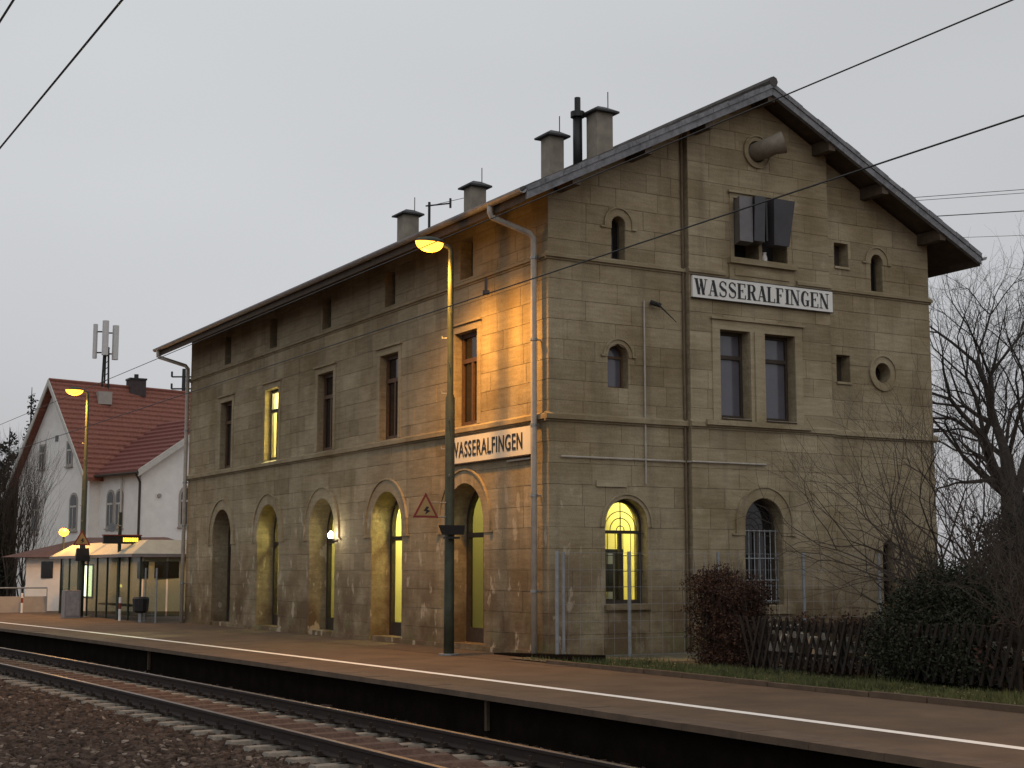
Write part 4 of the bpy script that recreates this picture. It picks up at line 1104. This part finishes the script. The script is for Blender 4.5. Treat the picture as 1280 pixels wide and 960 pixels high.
def branches(m, p, d, L_, r, depth, spread=.55, up=.15, minr=.004, segs=3, kids=(2,3), shr=.72, wob=.18, rmin_n=5, den=1.0):
    p = Vector(p); d = Vector(d).normalized(); pts = [p.copy()]; rs = [r]
    for k in range(segs):
        d = (d+Vector((random.gauss(0,wob),random.gauss(0,wob),random.gauss(0,wob)+up*.3))).normalized()
        p = p+d*L_/segs; pts.append(p.copy()); rs.append(r*(1-(1-shr*.9)*(k+1)/segs))
        if depth > 0 and k < segs-1 and random.random() < .55*den:
            q = d.orthogonal().normalized(); q.rotate(Matrix.Rotation(random.uniform(0,2*PI), 3, d)); nd = (d*.6+q*random.uniform(.5,1.0)+Vector((0,0,up))).normalized()
            branches(m, p, nd, L_*random.uniform(.5,.75), rs[-1]*.5, depth-1, spread, up, minr, segs, kids, shr, wob, rmin_n, den)
    m.tube(pts, rs, 7 if r > .06 else (5 if r > .02 else 3), cap=False)
    if depth <= 0 or rs[-1] < minr: return
    for _ in range(random.randint(*kids)):
        q = d.orthogonal().normalized(); q.rotate(Matrix.Rotation(random.uniform(0,2*PI), 3, d))
        nd = (d+q*random.uniform(.35,1)*spread*1.5+Vector((0,0,up))).normalized()
        branches(m, p, nd, L_*random.uniform(.62,.88), rs[-1]*random.uniform(.6,.85), depth-1, spread, up, minr, segs, kids, shr, wob, rmin_n, den)
# red-brown clipped hedge
H = thing('clipped_hedge', (1.2,-4.3,0), 'clipped red-brown hedge bush in front of the gable, left end of the lattice fence', 'hedge')
random.seed(11)
HB = []
for zi in range(4):
    for yi in range(5):
        yy = -4.62+yi*.30+random.uniform(-.06,.06)+.05*zi; top = 1.38 if yi > 1 else 1.22
        HB.append((1.15+random.uniform(-.08,.08), yy, .22+zi*(top-.22)/3, .42, random.uniform(.25,.34), random.uniform(.25,.33)))
foliage('foliage', HB, 36000, .024, RHEDGE, H)
m = MB()
for k in range(180):
    a, b = random.uniform(.8,1.7), random.uniform(-4.8,-3.1); z_ = random.uniform(.2,1.3); m.tube([(a,b,z_-.2),(a+random.uniform(-.05,.05),b+random.uniform(-.05,.05),min(z_+random.uniform(.3,.6), 1.8))], [.006,.003], 3, cap=False)
for k in range(10):
    a, b = random.uniform(1,1.5), random.uniform(-5,-3.7); m.tube([(a,b,0),(a,b,.7)], .02, 5)
m.build('stems', TWIG, H)
# lattice fence
JF = thing('lattice_fence', (.72,-7.2,0), 'low dark crossed-slat garden fence between the hedge and the green bush', 'fence')
fy = -5.0; k = 0
while fy > -10.3:
    for sg, dx in ((1, .0), (-1, .026)):
        m = MB(); w_ = .023; z0_, z1_ = .10, .88+random.uniform(-.03,.03); ln = .27*sg
        xx = .70+dx
        m.hexa([(xx,fy-w_,z0_),(xx+.02,fy-w_,z0_),(xx+.02,fy+w_,z0_),(xx,fy+w_,z0_),(xx,fy-w_-ln,z1_),(xx+.02,fy-w_-ln,z1_),(xx+.02,fy+w_-ln,z1_+.01),(xx,fy+w_-ln,z1_+.01)])
        m.build('slat', FENCEW, JF)
    fy -= .165
for z_ in (.3, .68):
    m = MB(); m.box(.755,.80,-10.4,-5.0,z_,z_+.05); m.build('rail', FENCEW, JF)
for yy in (-5.2,-7.0,-8.8,-10.3):
    m = MB(); m.box(.81,.89,yy-.04,yy+.04,0,.85); m.build('fence_post', FENCEW, JF)
# pale rubble stones behind it
random.seed(5)
for k in range(46):
    yy = -5.1-k*.112+random.uniform(-.03,.03); row = k % 2
    m = MB(); s_ = random.uniform(.06,.10); zc = .16+.28*row+random.uniform(-.05,.25)
    pts = [(1.05+random.uniform(0,.08)+dx*s_*random.uniform(.7,1), yy+dy*s_*random.uniform(.6,1), zc+dz*s_*random.uniform(.7,1.3)) for dx,dy,dz in [(-1,-1,-1),(1,-1,-1),(1,1,-1),(-1,1,-1),(-1,-1,1),(1,-1,1),(1,1,1),(-1,1,1)]]
    m.hexa(pts)
    if k == 0: RW = thing('rubble_wall', (1.3,-7.5,0), 'low wall of pale rubble stones seen through the lattice fence', 'wall')
    m.build('stone', plain('rubble', (.34,.32,.28), .9) if k == 0 else bpy.data.materials['rubble'], RW)
m = MB(); m.box(1.40,1.6,-10.3,-5.0,0,.8); m.build('wall_core', EARTH, RW)
# ivy-like low growth over the fence
t = thing('low_shrub', (1.2,-7,0), 'low dark red shrub growing through the lattice fence', 'shrub')
foliage('foliage', [(.95,-6.2,.84,.2,.4,.12),(1.0,-7.1,.8,.25,.5,.18),(1.0,-6.6,.15,.25,1.2,.12)], 1800, .028, RHEDGE, t)
# green bush
t = thing('green_bush', (1.6,-8.4,0), 'dense dark green bush behind the lattice fence', 'bush')
foliage('foliage', [(1.5,-8.3,.85,.7,.75,.78),(1.4,-7.7,.6,.55,.6,.6),(1.5,-8.9,.9,.6,.6,.7),(1.5,-8.5,1.35,.4,.45,.36),(1.3,-9.3,.5,.6,.6,.5),(.85,-8.3,.5,.42,.75,.5),(.9,-9.3,.4,.35,.8,.4)], 60000, .026, GLEAF, t)
m = MB(); random.seed(3)
for k in range(14): branches(m, (1.5+random.uniform(-.3,.3),-8.4+random.uniform(-.5,.5),0), (random.uniform(-.3,.3),random.uniform(-.3,.3),1), 1.0, .02, 2, minr=.002)
m.build('stems', TWIG, t)
# thicket at right
random.seed(21)
for k, (cx, cy, hgt, lbl) in enumerate([(1.7,-10.0,1.0,'dark low thicket at the right end of the lattice fence'), (3.2,-9.6,1.5,'dark brushwood behind the fence end near the right edge'), (2.6,-11.2,.8,'dark thorny shrub at the right edge of the grass strip'), (4.6,-7.9,2.0,'tall dark thicket filling the gap behind the green bush')]):
    t = thing('thicket', (cx, cy, 0), lbl, 'shrub', 'dark thickets at the right edge')
    foliage('foliage', [(cx,cy,hgt*.5,.9,.9,hgt*.6),(cx+.6,cy-.5,hgt*.4,.8,.8,hgt*.5),(cx+.3,cy+.5,hgt*.45,.7,.8,hgt*.55)], 15000, .034, NEEDLE if k == 1 else RHEDGE, t)
    m = MB()
    for q in range(16): branches(m, (cx+random.uniform(-.6,.9),cy+random.uniform(-.6,.6),0), (random.uniform(-.35,.35),random.uniform(-.35,.35),1), hgt*.9, .02, 3, minr=.002)
    m.build('stems', TWIG, t)
# bare shrub tree leaning over the gable
t = thing('bare_shrub_tree', (3.3,-7.2,0), 'bare many-stemmed shrub tree spreading thin twigs in front of the gable corner', 'tree')
m = MB(); random.seed(8)
for k in range(17):
    branches(m, (3.6+random.uniform(-.25,.35),-7.4+random.uniform(-.3,.3),0), (random.uniform(-.62,.05),random.uniform(-.12,.3),1), 1.75, .036, 5, .6, .10, .0022, 3, (2,2), .72, .2, den=.8)
m.build('crown', TWIG, t)
# small multi-stem growth by right edge in front of big tree
t = thing('bare_sapling_group', (9,-3,0), 'thin bare upright saplings in front of the big tree', 'sapling')
m = MB(); random.seed(18)
for k in range(22):
    branches(m, (9.6+random.uniform(-1.6,3.8),-2.4+random.uniform(-1,1.5),0), (random.uniform(-.2,.12),random.uniform(-.15,.15),1), 1.7, .02, 3, .45, .3, .002, 3, (2,2), .74, .14, den=.9)
m.build('stems', TWIG, t)
t = thing('dark_undergrowth', (11,-2.4,0), 'dark evergreen undergrowth around the foot of the big bare tree', 'bush')
foliage('foliage', [(11.0,-2.4,1.2,1.9,1.2,1.5),(13.0,-1.6,1.8,2.0,1.2,2.0),(9.4,-3.0,.9,1.3,.9,1.1),(14.5,1.0,1.7,1.9,1.4,1.6),(16.5,3,1.6,2.2,1.4,1.7)], 40000, .055, NEEDLE, t)
# big bare tree
def big_tree(x, y, label, seed, trunk_r, z1, limbs, depth):
    t = thing('bare_tree', (x, y, 0), label, 'tree', 'large bare trees right of the station')
    random.seed(seed); m = MB(); m.tube([(x-.1,y,0),(x-.05,y,z1*.5),(x,y,z1)], [trunk_r*1.25, trunk_r, trunk_r*.92], 10); m.build('trunk', BARK, t, smooth=True)
    m = MB()
    for (dx, dy, dz, L_, r) in limbs: branches(m, (x,y,z1-.15), (dx,dy,dz), L_, r, depth, .58, .07, .0028, 3, (2,3), .74, .13, den=1)
    m.build('crown', BARK, t); return t
big_tree(17.0, 4.0, 'largest bare tree with forked dark trunk right of the gable', 4, .30, 3.6,
         [(-.55,.0,.85,2.1,.15),(.02,.1,1,2.25,.18),(.5,-.1,.9,2.3,.17),(-.9,.2,.6,1.8,.09)], 6)
big_tree(23.5, 9.0, 'second bare tree partly cut off by the right picture edge', 9, .3, 3.2,
         [(-.45,.0,.9,2.4,.17),(.1,.1,1,2.5,.18),(.6,-.1,.8,2.2,.15),(-.85,.2,.6,2.1,.10)], 6)

# ------------------------------------------------------------------ white house behind, left
a45 = R(29.9+46)
U = Vector((math.sin(a45), math.cos(a45), 0)); Vv = Vector((-U.y, U.x, 0))      # along the ridge / away to the left
camr = Vector((math.cos(R(29.9)), -math.sin(R(29.9)), 0)); camf = Vector((math.sin(R(29.9)), math.cos(R(29.9)), 0))
def VP(lat, fwd): q = Vector((-14.61,-24.01,0))+camr*lat+camf*fwd; return q
KH = 1.2; P0 = VP(-20.46, 72)
def HF(u, v, z): return P0+(U*u+Vv*v)*KH+Vector((0,0,z*KH-.32))
HS = thing('white_house', tuple(P0), 'white rendered house with steep red tiled roofs and arched windows', 'house')
def hprism(m, pts):  # pts list of 8 (u,v,z)
    m.hexa([HF(*p) for p in pts])
WM, EZ, RZm = 6.3, 5.55, 9.5; RZw = RZm*KH-.32
def gable_prism(m, u0, u1, v0, v1, zb, ze, zr, along):
    if along == 'u':
        pr = [(v0,zb),(v1,zb),(v1,ze),((v0+v1)/2,zr),(v0,ze)]; f = lambda a, z, d: HF(d, a, z); m.prism(pr, u0, u1, f)
    else:
        pr = [(u0,zb),(u1,zb),(u1,ze),((u0+u1)/2,zr),(u0,ze)]; f = lambda a, z, d: HF(a, d, z); m.prism(pr, v0, v1, f)
m = MB(); gable_prism(m, 0, 13, 0, WM, -.3, EZ, RZm-.1, 'u'); m.build('main_wall', HWALL, HS)
m = MB(); gable_prism(m, .45, 7.2, -3.25, .3, -.3, EZ, 7.75, 'v'); m.build('wing_wall', HWALL, HS)
def roof_plane(m, a0, a1, e0, e1, z0, z1, along, th=.1, nrow=14):
    # rows of tiles from the eave (e0,z0) to the ridge (e1,z1)
    for k in range(nrow):
        p, q = k/nrow, (k+1)/nrow
        ea, eb = e0+(e1-e0)*p, e0+(e1-e0)*q; za, zb_ = z0+(z1-z0)*p, z0+(z1-z0)*q
        F = (lambda a, e_, z: HF(a, e_, z)) if along == 'u' else (lambda a, e_, z: HF(e_, a, z))
        m.hexa([F(a0,ea,za),F(a1,ea,za),F(a1,eb,zb_-.03),F(a0,eb,zb_-.03),F(a0,ea,za+th+.05),F(a1,ea,za+th+.05),F(a1,eb,zb_+th-.03),F(a0,eb,zb_+th-.03)])
m = MB(); roof_plane(m, -.35, 13.3, -.3, WM/2, EZ-.35, RZm, 'u', nrow=20); roof_plane(m, -.35, 13.3, WM+.3, WM/2, EZ-.35, RZm, 'u', nrow=20); m.tube([HF(-.35,WM/2,RZm+.1),HF(13.3,WM/2,RZm+.1)], .09, 6); hr_ = m.build('main_roof', HROOF, HS)
m = MB(); roof_plane(m, -3.55, .9, .15, 3.82, EZ-.15, 7.85, 'v', nrow=12); roof_plane(m, -3.55, .9, 7.5, 3.82, EZ-.15, 7.85, 'v', nrow=12)
m.build('wing_roof', plain('wing_red_tile', (.18,.06,.048), .85, var=.2, scale=5), HS)
for (e0, z0, e1, z1) in ((-.32, EZ-.38, WM/2, RZm), (WM+.32, EZ-.38, WM/2, RZm)):
    m = MB(); m.hexa([HF(-.40,e0,z0-.14),HF(-.352,e0,z0-.14),HF(-.352,e1,z1-.14),HF(-.40,e1,z1-.14),HF(-.40,e0,z0+.12),HF(-.352,e0,z0+.12),HF(-.352,e1,z1+.12),HF(-.40,e1,z1+.12)]); m.build('verge_board', FWHITE, HS)
m = MB(); m.hexa([HF(.13,-3.62,EZ-.3),HF(.13,-3.552,EZ-.3),HF(3.82,-3.552,7.7),HF(3.82,-3.62,7.7),HF(.13,-3.62,EZ-.03),HF(.13,-3.552,EZ-.03),HF(3.82,-3.552,7.97),HF(3.82,-3.62,7.97)])
m.build('verge_board', FWHITE, HS)
m = MB(); m.tube([HF(.08,-3.6,EZ-.16),HF(.08,.0,EZ-.16)], .07, 6); m.tube([HF(.15,-3.4,EZ-.2),HF(.36,-3.32,EZ-.5),HF(.36,-3.32,0)], .06, 6); m.build('gutter_and_pipe', DWOOD, HS)
m = MB(); m.tube([HF(.36,-1.9,EZ-.2),HF(.36,-1.9,3.5)], .05, 6); m.build('downpipe', FWHITE, HS)
def hwin(plane, s, z0, w, h, arch=True, off=0, trimy=True):
    if plane == 'g': f = lambda a, z, d: HF(-d, a, z)          # main gable face, towards the track
    elif plane == 's': f = lambda a, z, d: HF(.45-d, a, z)     # wing side
    else: f = lambda a, z, d: HF(a, -3.25-d, z)                # wing front
    r = w/2; n = 8
    def outl(g): 
        if not arch: return [(s-r-g,z0-g),(s+r+g,z0-g),(s+r+g,z0+h+g),(s-r-g,z0+h+g)]
        return [(s-r-g,z0-g),(s+r+g,z0-g)]+[(s+(r+g)*math.cos(PI*k/n), z0+h-r+(r+g)*math.sin(PI*k/n)) for k in range(n+1)]
    F = MB(); F.prism(outl(.10), 0.002, .03, f); wo = F.build('window', HWALL2, HS)
    F = MB(); F.prism(outl(0), .031, .036, f); F.build('pane', DGLASS, wo)
    F = MB(); F.slab(s-r, s+r, z0+h*.62, z0+h*.62+.07, .037, .05, f); F.slab(s-.02, s+.02, z0, z0+h*.62, .037, .046, f); F.build('window_bars', FWHITE, wo)
    F = MB(); F.slab(s-r-.14, s+r+.14, z0-.16, z0-.102, .002, .09, f); F.build('sill', HWALL2, wo)
hwin('g', 1.75, 6.0, .34, .85, False); hwin('g', 4.15, 6.0, .34, .85, False)
hwin('g', 1.25, 3.35, .5, 1.35); hwin('g', 4.6, 3.3, .5, 1.35)
hwin('s', -.95, 3.4, .42, 1.35); hwin('s', -1.65, 3.4, .42, 1.35)
hwin('f', 2.55, 3.45, .6, 1.45)
m = MB(); m.slab(2.8, 3.05, 7.0, 7.25, .002, .02, lambda a,z,d: HF(-d,a,z)); m.build('vent', DGLASS, HS)
m = MB(); m.box(*[0]*0) if False else None
m = MB(); m.tube([HF(.0+1.25,-3.26,4.55), HF(1.25,-3.33,4.55)], .1, 12); m.build('round_plaque', HWALL2, HS)
c_ = HF(3.75, WM/2, 0)
t = thing('house_chimney', (c_.x, c_.y, RZw), 'dark chimney on the ridge of the white house with red roof', 'chimney')
m = MB(); m.box(c_.x-.42, c_.x+.42, c_.y-.4, c_.y+.4, RZw-.3*KH, RZw+.42*KH); m.build('stack', plain('dark_brick', (.06,.045,.045), .9), t)
m = MB(); m.tube([(c_.x, c_.y, RZw+.42*KH),(c_.x, c_.y, RZw+.7*KH)], .12, 8); m.box(c_.x-.46, c_.x+.46, c_.y-.44, c_.y+.44, RZw+.421*KH, RZw+.5*KH); m.build('chimney_pot', BLACK, t)
# mobile phone antenna mast
c_ = HF(2.2, WM/2-.1, 0)
t = thing('antenna_mast', (c_.x, c_.y, RZw), 'mobile phone antenna mast with three pale panels on the red roof', 'antenna')
m = MB()
for dx, dy in ((-.18,0),(.18,0),(0,.2)): m.tube([(c_.x+dx,c_.y+dy,RZw-.4*KH),(c_.x+dx*.6,c_.y+dy*.6,RZw+1.75*KH)], .05, 6)
for k in range(7):
    z_ = RZw-.1*KH+k*.32; m.tube([(c_.x-.17,c_.y,z_),(c_.x+.17,c_.y,z_+.24)], .025, 5)
m.tube([(c_.x,c_.y,RZw+1.5*KH),(c_.x,c_.y,RZw+2.6*KH)], .06, 8); m.build('lattice_mast', IRON, t)
for (lat, dep_, z0_, z1_) in ((-.5,0,RZw+1.25*KH,RZw+2.75*KH), (.02,-.35,RZw+1.35*KH,RZw+2.85*KH), (.36,.1,RZw+1.2*KH,RZw+2.7*KH)):
    q = Vector((c_.x,c_.y,0))+camr*lat*KH+camf*dep_
    m = MB(); m.tube([(q.x,q.y,z0_),(q.x,q.y,z1_)], .17 if lat > -.4 else .12, 8); p_ = m.build('antenna_panel', AGREY, t)
    m = MB()
    for zz in (z0_+.3, z1_-.4): m.tube([(q.x,q.y,zz),(c_.x,c_.y,zz)], .04, 5)
    m.build('bracket', IRON, p_)
m = MB(); q = HF(1.9, WM/2-.55, RZm-.75); m.box(q.x-.35,q.x+.35,q.y-.35,q.y+.35,q.z-.1,q.z+.55); m.build('equipment_box', HWALL2, t)
# telegraph pole behind the house
c_ = VP(-24.5, 110)
t = thing('telegraph_pole', (c_.x, c_.y, 0), 'dark telegraph pole with three cross arms behind the red roof', 'pole')
m = MB(); m.tube([(c_.x,c_.y,0),(c_.x,c_.y,16.6)], [.22,.14], 8); m.build('pole', BLACK, t)
for z_ in (16.0, 15.1, 14.0):
    m = MB(); a, b = c_-camr*.9, c_+camr*.9; m.tube([(a.x,a.y,z_),(b.x,b.y,z_)], .06, 5)
    for q in (a, b): m.tube([(q.x,q.y,z_),(q.x,q.y,z_+.4)], .08, 5)
    m.build('cross_arm', BLACK, t)
# low annexe behind the shelter
def AFx(lat, fwd, z): q = VP(lat, fwd); return Vector((q.x, q.y, z))
AN = thing('low_annexe', tuple(AFx(-14, 56, 0)), 'low white annexe with brown roof behind the shelter', 'outbuilding')
la, fa, lb, fb = -19.8, 61, -12.6, 60.2      # front wall ends
def rect3(m, la, fa, lb, fb, dep_, z0, z1):
    z0, z1 = 1.6+(z0-1.6)*1.12, 1.6+(z1-1.6)*1.12
    m.hexa([AFx(la,fa,z0),AFx(lb,fb,z0),AFx(lb,fb+dep_,z0),AFx(la,fa+dep_,z0),AFx(la,fa,z1),AFx(lb,fb,z1),AFx(lb,fb+dep_,z1),AFx(la,fa+dep_,z1)])
m = MB(); rect3(m, la, fa, lb, fb, 3.5, -.1, 2.1); m.build('wall', HWALL, AN)
m = MB(); m.hexa([AFx(la-.9,fa-.5,2.165),AFx(lb+.5,fb-.5,2.165),AFx(lb+.5,fb+4,2.165),AFx(la-.9,fa+4,2.165),AFx(la+2,fa+1.6,3.0),AFx(lb-1.8,fb+1.6,3.0),AFx(lb-1.8,fb+2.2,3.0),AFx(la+2,fa+2.2,3.0)]); m.build('roof', BROOF, AN)
for (c0, w_, z0_, z1_) in ((-18.9,.48,1.35,1.95),(-13.9,1.0,1.35,1.95),(-14.9,.45,1.35,1.95)):
    tt = (c0-la)/(lb-la); ff = fa+(fb-fa)*tt
    m = MB(); rect3(m, c0-w_/2, ff-.05, c0+w_/2, ff-.055, .04, z0_, z1_); m.build('window', DGLASS, AN)
# conifer and dark tree far left
def conifer(lat, fwd, h, rad, label, n, seed):
    q = VP(lat, fwd); t = thing('conifer_tree', tuple(q), label, 'tree', 'dark trees left of the white house'); random.seed(seed)
    m = MB(); m.tube([(q.x,q.y,0),(q.x,q.y,h*.98)], [.16,.02], 7)
    bl = []
    for k in range(46):
        z_ = h*(.12+.84*k/46); rr = rad*(1-k/46)**.8*random.uniform(.7,1.15)+.1; a = random.uniform(0,2*PI)
        e_ = Vector((q.x+rr*math.cos(a), q.y+rr*math.sin(a), z_+random.uniform(0,.35)))
        m.tube([(q.x,q.y,z_-.1), tuple(e_)], [.035,.008], 4, cap=False); bl.append((q.x+rr*.6*math.cos(a), q.y+rr*.6*math.sin(a), z_+.1, rr*.5+.08, rr*.5+.08, .22+rr*.12))
    m.build('trunk', BARK, t); foliage('crown', bl, n, .11, NEEDLE, t)
conifer(-29.3, 90, 13.0, 2.1, 'tall dark conifer with thin top left of the white house', 9000, 2)
conifer(-30.2, 89, 10.4, 3.4, 'broad dark conifer at the left picture edge', 26000, 6)
q = VP(-21.9, 66); t = thing('bare_bush', tuple(q), 'tall bare bush with dense upright twigs in front of the white house', 'bush')
random.seed(31); m = MB()
for k in range(34): branches(m, (q.x+random.uniform(-.9,.6), q.y+random.uniform(-.6,.6), 0), (random.uniform(-.12,.2),random.uniform(-.12,.1),1), 2.6, .04, 3, .4, .45, .004, 3, (2,3), .72, .13, den=1)
m.build('stems', TWIG, t)
foliage('dry_foliage', [(q.x-.9,q.y+.2,1.6,.9,.8,1.7),(q.x-1.0,q.y+.4,3.4,.7,.7,1.3)], 9000, .06, NEEDLE, t)

# ------------------------------------------------------------------ wires
def wire(name, pts, r, label, ins=None, cat='cable'):
    t = thing(name, pts[0], label, cat, 'overhead wires')
    m = MB(); m.tube(pts, r, 5, cap=False); m.build('cable', IRON, t)
    for (p, l) in (ins or []):
        m = MB(); m.tube([p, (p[0], p[1], p[2]+l)], .02, 6); m.tube([p, (p[0], p[1], p[2]+.05)], .05, 8); m.build('insulator', INS, t)
def sag(x, z, r_=.0):
    return [(x, y, z-.0) for y in range(-24, 70, 4)]
wire('overhead_wire', sag(-5.2, 5.26), .009, 'lower overhead wire crossing the gable and the long facade', [((-5.2,-6.95,5.26), .22)])
wire('overhead_wire', sag(-5.4, 6.16), .008, 'upper overhead wire running down towards the gable peak')
wire('overhead_wire', [(-11.0,y,7.09) for y in range(-22, 60, 4)], .013, 'thick overhead wire crossing the upper left corner of the sky')
wire('overhead_wire', [(-12.3,y,6.3) for y in range(-22, 0, 4)], .011, 'short piece of overhead wire in the extreme upper left corner')
def far_wire(p, q, f, r, label):
    def pt(x, y): 
        lat = (x-640)/1871.8*f; z_ = 1.6+(714-y)/1871.8*f; c = VP(lat, f); return (c.x, c.y, z_)
    wire('distant_cable', [pt(*p), pt(*q)], r, label)
far_wire((1060,243),(1420,216), 70, .016, 'uppermost thin cable in the sky right of the roof'); far_wire((1060,247),(1420,221), 70, .014, 'thin cable just under the uppermost one right of the roof')
far_wire((1060,268),(1420,246), 65, .022, 'thick distant cable crossing the sky above the bare tree'); far_wire((1060,294),(1420,281), 80, .013, 'lowest faint cable in the sky above the bare tree')
